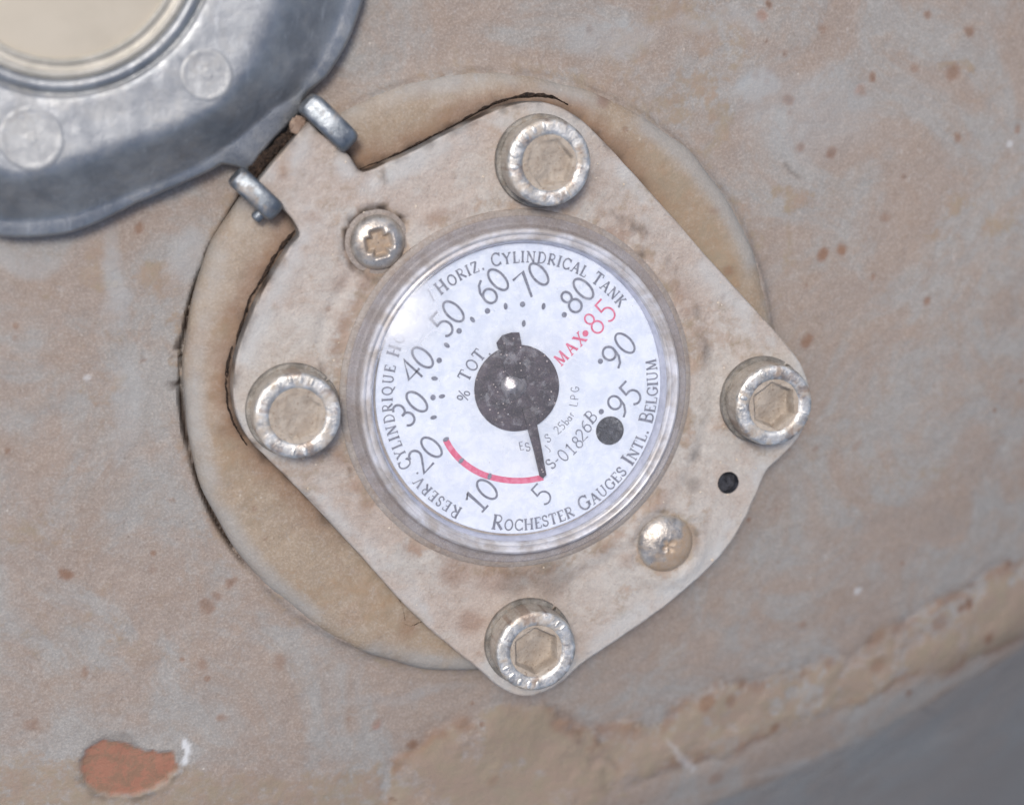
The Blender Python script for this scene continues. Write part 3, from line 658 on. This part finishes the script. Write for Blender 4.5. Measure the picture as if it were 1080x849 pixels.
# ---- lettering: own stroke alphabets, flat ink a hair above the dial
def arc(cx, cy, rx, ry, a0, a1, n=12): return [(cx+rx*math.cos(math.radians(a0+(a1-a0)*i/n)), cy+ry*math.sin(math.radians(a0+(a1-a0)*i/n))) for i in range(n+1)]
T, H_ = .15, .075     # thick and thin strokes (cap height 1)
def sf(x, y, w=.26): return ('l', [(x-w/2, y), (x+w/2, y)], .05)
G = {
 'A': (.8, [('l', [(.40, 1.0), (.1, .02)], H_), ('l', [(.40, 1.0), (.7, .02)], T), ('l', [(.2, .36), (.58, .36)], .05), sf(.1, .02), sf(.7, .02)]),
 'B': (.68, [('l', [(.14, 0), (.14, 1)], T), ('l', [(.02, .98), (.34, .98)]+arc(.34, .75, .22, .23, 90, -90)+[(.14, .52)], .08), ('l', [(.14, .52), (.36, .52)]+arc(.36, .27, .27, .25, 90, -90)+[(.02, .02)], .09)]),
 'C': (.78, [('l', arc(.44, .5, .36, .48, 42, 318, 18), .11), ('l', [(.74, .98), (.72, .7)], .05), ('l', [(.74, .02), (.72, .26)], .05)]),
 'D': (.82, [('l', [(.16, 0), (.16, 1)], T), ('l', [(.03, .98), (.36, .98)]+arc(.36, .5, .38, .48, 90, -90, 14)+[(.03, .02)], .09)]),
 'E': (.66, [('l', [(.16, 0), (.16, 1)], T), ('l', [(.03, .98), (.58, .98), (.58, .78)], .06), ('l', [(.16, .52), (.46, .52)], .06), ('l', [(.03, .02), (.6, .02), (.62, .24)], .06)]),
 'G': (.84, [('l', arc(.44, .5, .36, .48, 42, 330, 18), .11), ('l', [(.72, .98), (.72, .7)], .05), ('l', [(.72, .12), (.72, .44)], T), sf(.7, .44, .3)]),
 'H': (.86, [('l', [(.16, 0), (.16, 1)], T), ('l', [(.7, 0), (.7, 1)], T), ('l', [(.16, .5), (.7, .5)], .05), sf(.16, .98, .28), sf(.16, .02, .28), sf(.7, .98, .28), sf(.7, .02, .28)]),
 'I': (.36, [('l', [(.18, 0), (.18, 1)], T), sf(.18, .98, .3), sf(.18, .02, .3)]),
 'K': (.78, [('l', [(.16, 0), (.16, 1)], T), ('l', [(.62, .98), (.2, .45)], H_), ('l', [(.3, .58), (.7, .02)], T), sf(.16, .98, .28), sf(.16, .02, .28), sf(.62, .98, .22), sf(.7, .02, .22)]),
 'L': (.64, [('l', [(.16, 0), (.16, 1)], T), ('l', [(.03, .02), (.58, .02), (.6, .26)], .06), sf(.16, .98, .28)]),
 'M': (1.0, [('l', [(.14, 0), (.18, 1)], H_), ('l', [(.18, 1), (.5, .06)], T), ('l', [(.5, .06), (.82, 1)], H_), ('l', [(.82, 1), (.86, 0)], T), sf(.14, .02), sf(.86, .02)]),
 'N': (.86, [('l', [(.14, 0), (.14, 1)], H_), ('l', [(.14, .98), (.72, .02)], T), ('l', [(.72, 0), (.72, 1)], H_), sf(.14, .02), sf(.72, .98), sf(.1, .98, .2)]),
 'O': (.86, [('o', arc(.43, .5, .34, .47, 0, 360, 24)[:-1], .11)]),
 'Q': (.86, [('o', arc(.43, .5, .34, .47, 0, 360, 24)[:-1], .11), ('l', [(.4, .08), (.6, -.1), (.84, -.22)], .1)]),
 'R': (.76, [('l', [(.15, 0), (.15, 1)], T), ('l', [(.02, .98), (.36, .98)]+arc(.36, .74, .23, .24, 90, -90)+[(.15, .5)], .08), ('l', [(.32, .5), (.72, .02)], T), sf(.15, .02, .28)]),
 'S': (.58, [('l', [(.48, .76)]+arc(.28, .76, .19, .22, 20, 250, 12)+[(.3, .5)]+arc(.3, .26, .22, .24, 62, -160, 12), .11), ('l', [(.49, .95), (.49, .74)], .05), ('l', [(.07, .05), (.07, .28)], .05)]),
 'T': (.74, [('l', [(.37, 0), (.37, .98)], T), ('l', [(.05, .76), (.06, .97), (.68, .97), (.69, .76)], .06), sf(.37, .02, .3)]),
 'U': (.84, [('l', [(.16, .98), (.16, .34)]+arc(.42, .34, .26, .32, 180, 360, 12)+[(.68, .98)], .1), sf(.16, .98, .28), sf(.68, .98, .24)]),
 'V': (.8, [('l', [(.1, .98), (.4, 0)], T), ('l', [(.4, 0), (.7, .98)], H_), sf(.1, .98), sf(.7, .98)]),
 'X': (.8, [('l', [(.1, .98), (.7, .02)], T), ('l', [(.7, .98), (.1, .02)], H_), sf(.1, .98), sf(.7, .98), sf(.1, .02), sf(.7, .02)]),
 'Y': (.76, [('l', [(.08, .98), (.38, .48)], T), ('l', [(.68, .98), (.38, .48)], H_), ('l', [(.38, .48), (.38, 0)], T), sf(.08, .98), sf(.68, .98), sf(.38, .02, .28)]),
 'Z': (.72, [('l', [(.1, .76), (.11, .97), (.6, .97)], .06), ('l', [(.6, .97), (.1, .03)], T), ('l', [(.1, .03), (.62, .03), (.64, .25)], .06)]),
 '.': (.3, [('l', [(.08, .07), (.22, .07)], .14)]), ' ': (.36, []), '/': (.4, [('l', [(.05, -.05), (.35, 1.05)], .08)]),
}
wd = .085
D = {
 '0': (.66, [('o', arc(.33, .5, .25, .49, 0, 360, 28)[:-1], wd)]),
 '1': (.5, [('l', [(.08, .8), (.3, .98), (.3, 0)], wd), ('l', [(.12, .01), (.48, .01)], wd*.7)]),
 '2': (.62, [('l', arc(.3, .72, .22, .26, 165, -15, 12)+[(.44, .52), (.06, .03), (.6, .03)], wd)]),
 '3': (.6, [('l', arc(.27, .74, .2, .24, 150, -80, 12)+[(.2, .51)], wd), ('l', [(.2, .51)]+arc(.27, .27, .24, .26, 80, -150, 12), wd)]),
 '4': (.64, [('l', [(.46, 0), (.46, .98), (.04, .3), (.62, .3)], wd)]),
 '5': (.6, [('l', [(.52, .97), (.16, .97), (.13, .56)]+arc(.26, .3, .26, .3, 105, -140, 14), wd)]),
 '6': (.64, [('o', arc(.33, .3, .24, .29, 0, 360, 22)[:-1], wd), ('l', [(.09, .33), (.14, .65), (.3, .88), (.5, .98)], wd)]),
 '7': (.6, [('l', [(.05, .97), (.55, .97), (.2, 0)], wd)]),
 '8': (.64, [('o', arc(.32, .75, .18, .22, 0, 360, 20)[:-1], wd), ('o', arc(.32, .27, .24, .26, 0, 360, 22)[:-1], wd)]),
 '9': (.64, [('o', arc(.31, .7, .24, .28, 0, 360, 22)[:-1], wd), ('l', [(.55, .67), (.5, .35), (.34, .12), (.14, .02)], wd)]),
 'S': G['S'], 'J': (.4, [('l', [(.3, .98), (.3, .15), (.2, 0), (.05, 0)], wd)]),
 'a': (.5, [('o', arc(.24, .27, .18, .25, 0, 360, 16)[:-1], wd), ('l', [(.43, .54), (.43, 0)], wd)]),
 'b': (.52, [('o', arc(.28, .27, .18, .25, 0, 360, 16)[:-1], wd), ('l', [(.09, 1), (.09, 0)], wd)]),
 'r': (.36, [('l', [(.1, .54), (.1, 0)], wd), ('l', [(.1, .36), (.2, .5), (.34, .52)], wd)]),
 'L': (.52, [('l', [(.1, 1), (.1, .03), (.5, .03)], wd)]), 'P': (.56, [('l', [(.1, 0), (.1, .97), (.3, .97)]+arc(.3, .73, .2, .24, 90, -90)+[(.1, .49)], wd)]),
 'G': (.68, [('l', arc(.36, .5, .28, .48, 42, 350, 16)+[(.4, .42)], wd)]), 'B': G['B'], 'E': (.54, [('l', [(.5, .97), (.1, .97), (.1, .03), (.52, .03)], wd), ('l', [(.1, .5), (.44, .5)], wd)]),
 '-': (.4, [('l', [(.06, .4), (.34, .4)], wd)]), '%': (.9, [('o', arc(.22, .72, .15, .22, 0, 360, 14)[:-1], .09), ('o', arc(.68, .26, .15, .22, 0, 360, 14)[:-1], .09), ('l', [(.7, .98), (.2, 0)], .08)]),
 'M': G['M'], 'A': G['A'], 'X': G['X'], 'T': G['T'], 'O': G['O'], '.': G['.'], ' ': G[' '],
}
class Ink:
    def __init__(s): s.v = []; s.f = []; s.k = 0
    def stroke(s, pts, w, tr, closed=False, z=DZ):
        pts = [np.array(tr(p)) for p in pts]; n = len(pts); s.k = (s.k+1) % 23
        zz = z+.25+.06*s.k; b = len(s.v)
        for i in range(n):
            if closed: a, c = pts[i-1], pts[(i+1) % n]
            else: a, c = pts[max(i-1, 0)], pts[min(i+1, n-1)]
            d = c-a; d = d/(np.linalg.norm(d)+1e-9); nn = np.array([-d[1], d[0]]); k = 1.0
            if 0 < i < n-1 and not closed:
                d1 = pts[i]-a; d1 /= np.linalg.norm(d1)+1e-9; k = min(1.5, 1/max(.5, abs(float(np.dot(d1, d)))))
            for sg in (1, -1):
                q = pts[i]+nn*w*.5*sg*k; s.v.append((q[0], q[1], zz))
        for i in range(n if closed else n-1):
            j = (i+1) % n; s.f.append((b+2*i, b+2*i+1, b+2*j+1, b+2*j))
    def disc(s, c, r, z=DZ, n=14, sq=1.0, ang=0):
        s.k = (s.k+1) % 23; b = len(s.v); ca, sa = math.cos(ang), math.sin(ang)
        for i in range(n):
            a = 2*math.pi*i/n; x_, y_ = r*math.cos(a), r*sq*math.sin(a)
            s.v.append((c[0]+x_*ca-y_*sa, c[1]+x_*sa+y_*ca, z+.25+.06*s.k))
        s.f.append(tuple(range(b, b+n)))
    def text(s, txt, px, py, ang, h, font, bold=1.0, sx=1.0, center=True, z=DZ, track=.0):
        """straight text, centred at photo pixel (px,py); ang degrees counter-clockwise"""
        o = P(px, py, z)[:2]; a = math.radians(ang); e = np.array([math.cos(a), math.sin(a)]); n = np.array([-math.sin(a), math.cos(a)])
        tot = sum(font[c][0]*sx+track for c in txt); cur = -tot/2
        for c in txt:
            wv, st = font[c]
            for kind, pts, ww in st:
                tr = lambda p, cur=cur: o+e*(cur+p[0]*sx)*h+n*(p[1]-.5)*h
                s.stroke(pts, max(ww, .08)*h*bold, tr, kind == 'o', z)
            cur += wv*sx+track
    def ring(s, txt, c, r, a0, h, font, outward=True, track=.04, small=.78, bold=1.0, z=DZ, a1=None):
        """text along a circle (r = baseline). outward: reads clockwise with tops outward, else counter-clockwise with tops inward"""
        sz = [h if (ch.isupper() and (i == 0 or txt[i-1] == ' ')) or not ch.isalpha() else h*small for i, ch in enumerate(txt)]
        wid = [font[ch.upper() if ch.isalpha() else ch][0]*q+track*h for ch, q in zip(txt, sz)]
        tot = sum(wid); cur = 0
        stretch = 1.0 if a1 is None else abs(math.radians(a1-a0))*(r+(h*.4 if outward else -h*.4))/tot
        for ch, q, w_ in zip(txt, sz, wid):
            gch = ch.upper() if ch.isalpha() else ch
            mid = (cur+w_/2)*stretch/(r+(h*.4 if outward else -h*.4))
            A = math.radians(a0)-mid if outward else math.radians(a0)+mid
            rad = np.array([math.cos(A), math.sin(A)])
            if outward: e = np.array([math.sin(A), -math.cos(A)]); n = rad
            else: e = np.array([-math.sin(A), math.cos(A)]); n = -rad
            o = c+rad*r; gw = font[gch][0]*q
            for kind, pts, ww in font[gch][1]:
                tr = lambda p: o+e*(p[0]*q-gw/2)+n*p[1]*q
                s.stroke(pts, max(ww, .075)*q*bold, tr, kind == 'o', z)
            cur += w_
    def build(s, name, mat, parent): return mesh(name, s.v, s.f, mat, parent, smooth=False)

def ang_of(px, py):
    q = P(px, py, DZ)[:2]-lc; return math.degrees(math.atan2(q[1], q[0])), float(np.hypot(*q))
num = Ink(); BA = 46
for a, b, xa, ya, xb, yb, an in [('1', '0', 501, 529, 513.5, 516, BA), ('2', '0', 442.6, 485.5, 455, 471.5, BA), ('3', '0', 426, 437, 439.5, 423.5, BA), ('4', '0', 432.5, 391, 445.5, 377, BA), ('5', '0', 466, 342, 478, 328.5, BA),
                                 ('6', '0', 512.5, 308.5, 525, 295, 44), ('7', '0', 554, 301, 568, 289, 40), ('8', '0', 602, 318, 615, 304.5, BA), ('9', '0', 646, 376, 659, 362, BA), ('9', '5', 652, 428, 665, 414.5, BA)]:
    num.text(a, xa, ya, an, 27, D, 1.08, 1.0); num.text(b, xb, yb, an, 27, D, 1.08, 1.0)
num.text('5', 571, 521, BA, 24, D, .95, 1.05)
for px, py in [(514, 328), (551, 321), (595, 332), (633, 381), (634, 434), (484, 349), (463, 380), (456.5, 419)]: num.disc(P(px, py, DZ)[:2], 2.9)
for px, py, an in [(533, 323, 95), (573, 323, 80), (498, 337, 130), (471, 364, 140), (458, 399, 170), (457, 440, 190), (470, 463, 205), (486, 485.5, 225), (516, 502, 250), (552, 341, 85), (466, 418, 10)]:
    num.disc(P(px, py, DZ)[:2], 3.5, sq=.6, ang=math.radians(an))
num.build('numerals', M_INK, dial)
let = Ink()
# outer ring of lettering
a_s, _ = ang_of(481, 545); a_e, _ = ang_of(414, 360)
let.ring('Reserv. Cylindrique Horiz.', lc, 135.3, ang_of(484, 546)[0] % 360, 12.6, G, True, .05, .86, 1.25, a1=ang_of(438, 319)[0] % 360)
let.ring('/', lc, 133.5, ang_of(449, 306)[0] % 360+1, 12, G, True)
let.ring('Horiz. Cylindrical Tank', lc, 132.5, ang_of(456, 303)[0] % 360, 13, G, True, .05, .86, 1.25, a1=ang_of(664, 316)[0])
let.ring('Rochester Gauges Intl. Belgium', lc, 147, ang_of(517, 558)[0] % 360, 15.5, G, False, .03, .76, 1.2, a1=(ang_of(685, 379)[0]) % 360+360)
# part number and small print
let.text('S', 580.5, 489, 50, 12, G, 1.1); 
for ch, px, py in zip('-01826B', (586, 593.5, 601, 608.5, 612.5, 617.5, 623), (484.5, 480, 473.5, 466, 458.5, 449.5, 439.5)): let.text(ch, px, py, 44, 14, D, 1.0)
for ch, px, py, an in [('J', 577, 473, 48), ('S', 577.5, 462, 30), ('2', 587.5, 453.5, 42), ('5', 592, 449, 46), ('b', 596, 444.5, 50), ('a', 599, 440.5, 54), ('r', 601.5, 436, 58), ('L', 604.5, 426, 78), ('P', 605.5, 419, 82), ('G', 606, 410.5, 86), ('E', 549.5, 470, 10), ('S', 556, 471, 16)]:
    let.text(ch, px, py, an, 9, D, .95)
for ch, px, py, an in [('%', 488.5, 417, 70), ('T', 490, 396, 62), ('O', 497.5, 385, 55), ('T', 504.5, 374.5, 50), ('.', 512, 370, 50)]: let.text(ch, px, py, an, 13, D, 1.15)
let.build('lettering', M_INK, dial)
red = Ink()
for ch, px, py in [('8', 626, 341), ('5', 638.6, 327.5)]: red.text(ch, px, py, BA, 25, D, .95)
for ch, px, py in [('M', 591.5, 377.5), ('A', 601.5, 367), ('X', 611, 357.5)]: red.text(ch, px, py, BA, 13, D, 1.2, .95)
red.disc(P(617, 351.5, DZ)[:2], 3.3)
red.build('maximum_mark', M_RED, dial)
ra = Ink(); pts = [P(*q, DZ)[:2] for q in catmull([(470, 464), (476, 474), (485, 484.5), (498, 494.5), (514, 502), (536, 506.5), (556, 506.5), (573, 503.5)], 6, False)]
ra.stroke(pts, 6.4, lambda p: p, z=DZ-.2); ra.build('red_arc', M_RED, dial)
# dark stop plug in the dial
pq = P(643, 454, DZ)[:2]
mesh('stop_plug', *lathe(pq, [(15.2, DZ-1), (15, DZ+1.6), (14, DZ+2.4), (11, DZ+2.2), (8, DZ+1.5), (.2, DZ+1.3)], 32), M_HOLE, gauge)
# pointer: hub disc, hand and tail
hc = P(546, 410, 54)[:2]
pointer = mesh('pointer', *lathe(hc, [(44.6, 50.2), (45, 51), (44.6, 52.2), (43, 53), (38, 53.2), (33, 53.6), (20, 53.8), (.3, 54)], 80), M_POINTER, gauge)
def slab(pxs, z0, z1, name, mat, par):
    bot = [tuple(P(a, b, z0)) for a, b in pxs]; bot = [(p[0], p[1], z0) for p in bot]
    topl = [(P(a, b, z1)[0], P(a, b, z1)[1], z1) for a, b in pxs]
    xy = [t[:2] for t in topl]
    c = np.mean(xy, 0)
    l0 = [(q[0], q[1], z0) for q in xy]; l1 = [(q[0], q[1], z1-.6) for q in xy]; l2 = [(c[0]+(q[0]-c[0])*.97, c[1]+(q[1]-c[1])*.97, z1) for q in xy]
    v_, f_ = rings([l0, l1, l2], True)
    return mesh(name, v_, f_, mat, par, smooth=35)
slab([(551, 432), (568, 428), (566, 445), (571, 470), (576.5, 501), (573, 504.5), (569.5, 502), (563, 474), (556, 450)], 54.2, 57, 'hand', M_POINTER, pointer)
slab([(534, 395), (524, 362), (530, 354), (540, 351), (548, 351), (552, 372), (557, 396), (546, 402)], 54.3, 56.6, 'tail', M_POINTER, pointer)
mesh('hub_pin', *lathe(P(543, 409, 58)[:2], [(13.5, 53.6), (13, 55), (10.5, 56.8), (6.5, 58.4), (3, 59.4), (.2, 59.8)], 32, wob=lambda k, a: .7*math.sin(3*a+k)), mat_metal('worn_pin', lin(180, 178, 182), lin(120, 116, 122), TAN, .2, .3, .8, .5, .5), pointer)

# ================================================================= BOLTS
def hexr(ap, a, rot=0):
    k = ((a-rot) % (math.pi/3))-math.pi/6
    return ap/math.cos(k)
def build_bolt(base, rot, name, label, marks, hexdepth, flush):
    b = thing(name, (base[0], base[1], PT), label, 'bolt', 'socket head bolts round the flange')
    z0 = PT+1.0; zt_ = PT+38.0; n = 192
    prof = []
    def kn(r_): return lambda a: r_+(.25 if int(round(a/(2*math.pi)*n)) % 3 < 1 else -.15)+.6*math.sin(5*a+rot*9)
    prof = [(41, z0+5), (42.3, z0+6), (kn(42.8), z0+8), (kn(42.8), z0+18), (kn(42.8), z0+26), (kn(42.8), zt_-6), (43.0, zt_-4.5), (42.2, zt_-1.6), (40.6, zt_-.3), (38, zt_), (33, zt_+.1), (29.6, zt_-.1), (28.2, zt_-1.0), (27.2, zt_-2.4)]
    for k in (.5, 1.0): prof.append((lambda a, k=k: 27.0*(1-k)+hexr(22.4, a, rot)*k, zt_-2.4-2*k))
    prof += [(lambda a: hexr(22.2, a, rot), zt_-6), (lambda a: hexr(22.0, a, rot), zt_-hexdepth-9)]
    v_, f_ = lathe(base, prof, n)
    v_ = np.array(v_); v_[:, 2] += (fbm(v_[:, 0], v_[:, 1], 7, 5)-.5)*.9
    hs = np.zeros((len(v_), 3)); sd_ = v_[:, 2] < zt_-5; dn = fbm(v_[:, 0], v_[:, 1]+v_[:, 2], 13, rot*3)
    hs[sd_, 0] = .55; hs[:, 0] = np.maximum(hs[:, 0], .6*sstep(.54, .64, dn)); hs[:, 1] = .5*sstep(.58, .7, fbm(v_[:, 0], v_[:, 1], 9, rot*5))
    head = mesh('head', v_, f_, M_BOLT, b, smooth=35, attrs={'stain_shade': hs})
    # dust packed in the hexagon
    fv, ff = lathe(base, [(28.4*k, 0) for k in (1, .97, .93, .89, .85, .82, .79, .76, .73, .7, .65, .6, .5, .4, .3, .2, .1, .01)], 120); fv = np.array(fv)
    dx_, dy_ = fv[:, 0]-base[0], fv[:, 1]-base[1]; q = np.hypot(dx_, dy_); an_ = np.arctan2(dy_, dx_)
    hr_ = 22.0/np.cos(((an_-rot) % (math.pi/3))-math.pi/6); ins_ = 1-sstep(-2.6, .8, q-hr_)
    # dust lies deepest towards the lower right, and almost level with the rim at the upper left
    low_ = flush+(1-flush)*sstep(-16, 20, dx_*.8-dy_*.6)
    fv[:, 2] = zt_-1.7-1.2*(1-sstep(0, 28, q))-hexdepth*ins_*low_+(fbm(fv[:, 0], fv[:, 1], 12, rot)-.5)*3*ins_+(fbm(fv[:, 0], fv[:, 1], 4, rot+4)-.5)*1.4
    mesh('socket_dust', fv, ff, M_SOCKET, head)
    # raised makers' strokes, worn beyond reading
    V_ = []; F_ = []
    for a, w_ in marks:
        a = math.radians(a); c_ = (base[0]+36.2*math.cos(a), base[1]+36.2*math.sin(a))
        lv, lf = lathe((0, 0), [(1.0, zt_-.4), (.9, zt_+.7), (.7, zt_+1.0), (.01, zt_+1.05)], 12)
        t_ = (-math.sin(a), math.cos(a)); r__ = (math.cos(a), math.sin(a))
        lv = [(c_[0]+t_[0]*p[0]*w_*.8+r__[0]*p[1]*4.6, c_[1]+t_[1]*p[0]*w_*.8+r__[1]*p[1]*4.6, p[2]) for p in lv]
        o = len(V_); V_ += lv; F_ += [tuple(i+o for i in g) for g in lf]
    if V_: mesh('raised_marks', V_, F_, M_BOLT, head)
    # spring washer, cut and slightly sprung
    wn_ = 120; lps = []
    for i in range(wn_):
        t = i/(wn_-1); a = rot+.4+t*(2*math.pi-.09); dz = 1.6*t
        cs, sn = math.cos(a), math.sin(a)
        lps.append([(base[0]+r_*cs, base[1]+r_*sn, z_+dz) for r_, z_ in ((36, z0-2), (46.3, z0-2), (47, z0-1), (47, z0+4), (46.2, z0+5.2), (36, z0+5.2))])
    mesh('lock_washer', *rings(lps, True, True), M_WASHER, b, smooth=30)
    return b
def bbase(px, py): return P(px+3, py+1, PT+38)[:2]
build_bolt(bbase(577, 171), .18, 'socket_bolt', 'socket head bolt at the top corner of the flange, hexagon filled with dust', [(100, 2.6), (117, 3.2), (133, 3.4), (150, 3.6), (168, 3.6), (186, 3.0), (300, 2.6)], 6, .15)
build_bolt(bbase(814, 427), .62, 'socket_bolt', 'socket head bolt at the right corner of the flange, above the small dark hole', [(112, 4.0), (146, 3.0), (164, 3.4), (182, 3.2), (345, 2.5)], 14, .3)
build_bolt(bbase(563, 686), .55, 'socket_bolt', 'socket head bolt with an open shiny hexagon at the bottom corner of the flange', [(205, 2.6), (222, 3.0), (240, 3.4), (257, 3.2), (272, 3.0), (40, 2.2), (52, 2.2)], 15, .45)
build_bolt(bbase(311, 438), .35, 'socket_bolt', 'leftmost socket head bolt, wide pale head beside the numbers 20 and 30 of the dial', [(66, 2.8), (84, 3.2), (100, 3.4), (118, 2.6), (280, 3.0), (262, 2.4)], 5, .05)

# ================================================================= SCREWS
def build_screw(c, R_, hgt, label, cross, rot, dirtfn, cdepth):
    s = thing('pan_head_screw', (c[0], c[1], PT-3), label, 'screw', 'screws that hold the dial to the flange')
    rs_ = list(np.linspace(0.02, 1, 26)); n = 144; V_ = []; A_ = []
    for k in rs_[::-1]:
        for i in range(n):
            a = 2*math.pi*i/n; x_, y_ = k*R_*math.cos(a), k*R_*math.sin(a)
            z_ = hgt*math.sqrt(max(0, 1-(k*.985)**2.6))
            xr, yr = x_*math.cos(rot)+y_*math.sin(rot), -x_*math.sin(rot)+y_*math.cos(rot)
            aw, al = cross
            m = max((1-sstep(aw-3.2, aw+1.6, abs(xr)))*(1-sstep(al-4.5, al+1.2, abs(yr))), (1-sstep(aw-3.2, aw+1.6, abs(yr)))*(1-sstep(al-4.5, al+1.2, abs(xr))))
            z_ -= cdepth*float(m)
            V_.append((c[0]+x_, c[1]+y_, PT-2.5+z_)); A_.append((max(float(m)*.95, dirtfn(x_, y_)), 0, 0))
    f_ = []
    for r_ in range(len(rs_)-1):
        for i in range(n):
            j = (i+1) % n; f_.append((r_*n+i, r_*n+j, (r_+1)*n+j, (r_+1)*n+i))
    V_ = np.array(V_); V_[:, 2] += (fbm(V_[:, 0], V_[:, 1], 8, 3)-.5)*1.2
    sh = mesh('screw_head', V_, f_, M_SCREW, s, attrs={'stain_shade': np.array(A_)}, smooth=60)
    mesh('washer', *lathe(c, [(R_+5, PT-3.6), (R_+5, PT-2.2), (R_+4, PT-1.6), (R_-2, PT-1.8)], 64), M_CASE, s)
    return s
def d1(x_, y_): return float(.5*(1-sstep(2, 20, math.hypot(x_+8, y_+2)))+.0)
def d2(x_, y_): return float(sstep(-4, 7, x_*.75-y_*.66+4*math.sin(x_*.35)+3*math.sin(y_*.5))*.92)
build_screw(SCR1, 27.5, 14, 'cross head screw with silver domed rim, between the hinge and the dial', (7.6, 14.5), .2, d1, 7)
build_screw(SCR2, 31, 13, 'half dirty domed screw with bright glint, between the dial and the small dark hole', (3.5, 9), .6, d2, 2.5)

# ================================================================= GRIME (uncountable)
gv = []; gf = []
def blob(c, r_, z, sq=.7):
    global gv, gf
    o = len(gv); n = 8
    for k in range(1, 4):
        for i in range(n):
            a = 2*math.pi*i/n+k; q = r_*math.sin(math.pi*k/4)*random.uniform(.7, 1.25)
            gv.append((c[0]+q*math.cos(a), c[1]+q*math.sin(a), z+r_*sq*math.cos(math.pi*k/4)))
    for k in range(2):
        for i in range(n):
            j = (i+1) % n; gf.append((o+k*n+i, o+k*n+j, o+(k+1)*n+j, o+(k+1)*n+i))
    gf.append(tuple(o+i for i in range(n))); gf.append(tuple(o+2*n+i for i in range(n))[::-1])
def strew(pxs, n, z, rmin, rmax, spread):
    pl = catmull(pxs, 10, False)
    for _ in range(n):
        p = pl[random.randrange(len(pl))]; q = P(p[0]+random.gauss(0, spread), p[1]+random.gauss(0, spread), z)
        blob(q, random.uniform(rmin, rmax), z+random.uniform(-1, 2))
def ribbon(pxs, z, wfun, hfun, seed):
    pl = catmull(pxs, 14, False); m = len(pl); o = len(gv); K = 9
    for i, p in enumerate(pl):
        a, b = pl[max(i-1, 0)], pl[min(i+1, m-1)]; t = np.array([b[0]-a[0], -(b[1]-a[1])]); t = t/np.linalg.norm(t); nn = np.array([-t[1], t[0]])
        q = P(p[0]+(3.2 if z < 22 and seed < 10 else 0), p[1]+(3.2 if z < 22 and seed < 10 else 0), z)[:2]; u = i/(m-1); wv = wfun(u)*min(1, u*7+.1, (1-u)*7+.1)*(.1+1.7*float(fbm(q[0], q[1], 9, seed))**1.3); q = q+nn*(float(fbm(q[0], q[1], 13, seed+30))-.5)*(3 if z < 22 else 1)
        for k in range(K):
            c_ = -1+2*k/(K-1); off = (float(fbm(q[0]+k*7, q[1], 5, seed+k))-.5)*1.8
            gv.append((q[0]+nn[0]*(c_*wv+off*1.4), q[1]+nn[1]*(c_*wv+off*1.4), z-2+hfun*(1-c_*c_)+off*3*(1-abs(c_))))
    for i in range(m-1):
        for k in range(K-1): gf.append((o+i*K+k, o+i*K+k+1, o+(i+1)*K+k+1, o+(i+1)*K+k))
ribbon([(262, 189), (275, 174), (290, 158), (306, 142), (321, 127)], 27, lambda u: 6.5, 5, 3)
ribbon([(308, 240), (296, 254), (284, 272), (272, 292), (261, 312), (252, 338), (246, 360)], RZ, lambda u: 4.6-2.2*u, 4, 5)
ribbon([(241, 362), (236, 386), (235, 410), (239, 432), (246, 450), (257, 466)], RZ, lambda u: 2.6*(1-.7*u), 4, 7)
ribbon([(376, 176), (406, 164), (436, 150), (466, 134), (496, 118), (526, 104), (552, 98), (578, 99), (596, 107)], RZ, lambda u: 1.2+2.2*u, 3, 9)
strew([(264, 187), (290, 159), (320, 127)], 60, 30, 1.2, 3.0, 3.4)
pass
pass
pass
pass
pass
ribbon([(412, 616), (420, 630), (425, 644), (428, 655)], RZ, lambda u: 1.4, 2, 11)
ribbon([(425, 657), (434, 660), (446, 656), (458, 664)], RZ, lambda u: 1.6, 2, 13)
g = mesh('grime', gv, gf, M_GRIME, None, smooth=False)
tag(g, 'black crumbly grime packed in the hinge gap and along the flange edge', 'grime', kind='stuff')
# the one earth clod stuck in the hinge gap
gv, gf = [], []
for dx, dy, r_ in [(0, 0, 5), (3, -4, 4), (-2, 4, 4), (4, 3, 3)]: 
    q = P(313+dx, 133+dy, 38); blob(q, r_*1.5, 38, .8)
cl = mesh('dirt_clod', gv, gf, M_CRUMB, None, smooth=True)
tag(cl, 'small beige clod of earth stuck at the upper end of the dark hinge gap', 'clod')
# loose sand grains on the flange and tank
M_SAND = mat_plain('sand_grain', lin(205, 196, 184), lin(186, 170, 150), 4, .6, .5)
gv, gf = [], []
for _ in range(150):
    px, py = random.uniform(240, 860), random.uniform(100, 720)
    q = P(px, py, PT)
    if polydist(np.array([q[0]]), np.array([q[1]]), [tuple(p) for p in rim[::3]])[0] < 4: continue
    if math.hypot(q[0]-GC[0], q[1]-GC[1]) < 188: continue
    blob(q, random.uniform(.6, 1.5), float(ptop_z(q[0], q[1]))+.3)
sg = mesh('sand_grains', gv, gf, M_SAND, None, smooth=False)
tag(sg, 'loose pale grit scattered over the dusty flange', 'grit', kind='stuff')
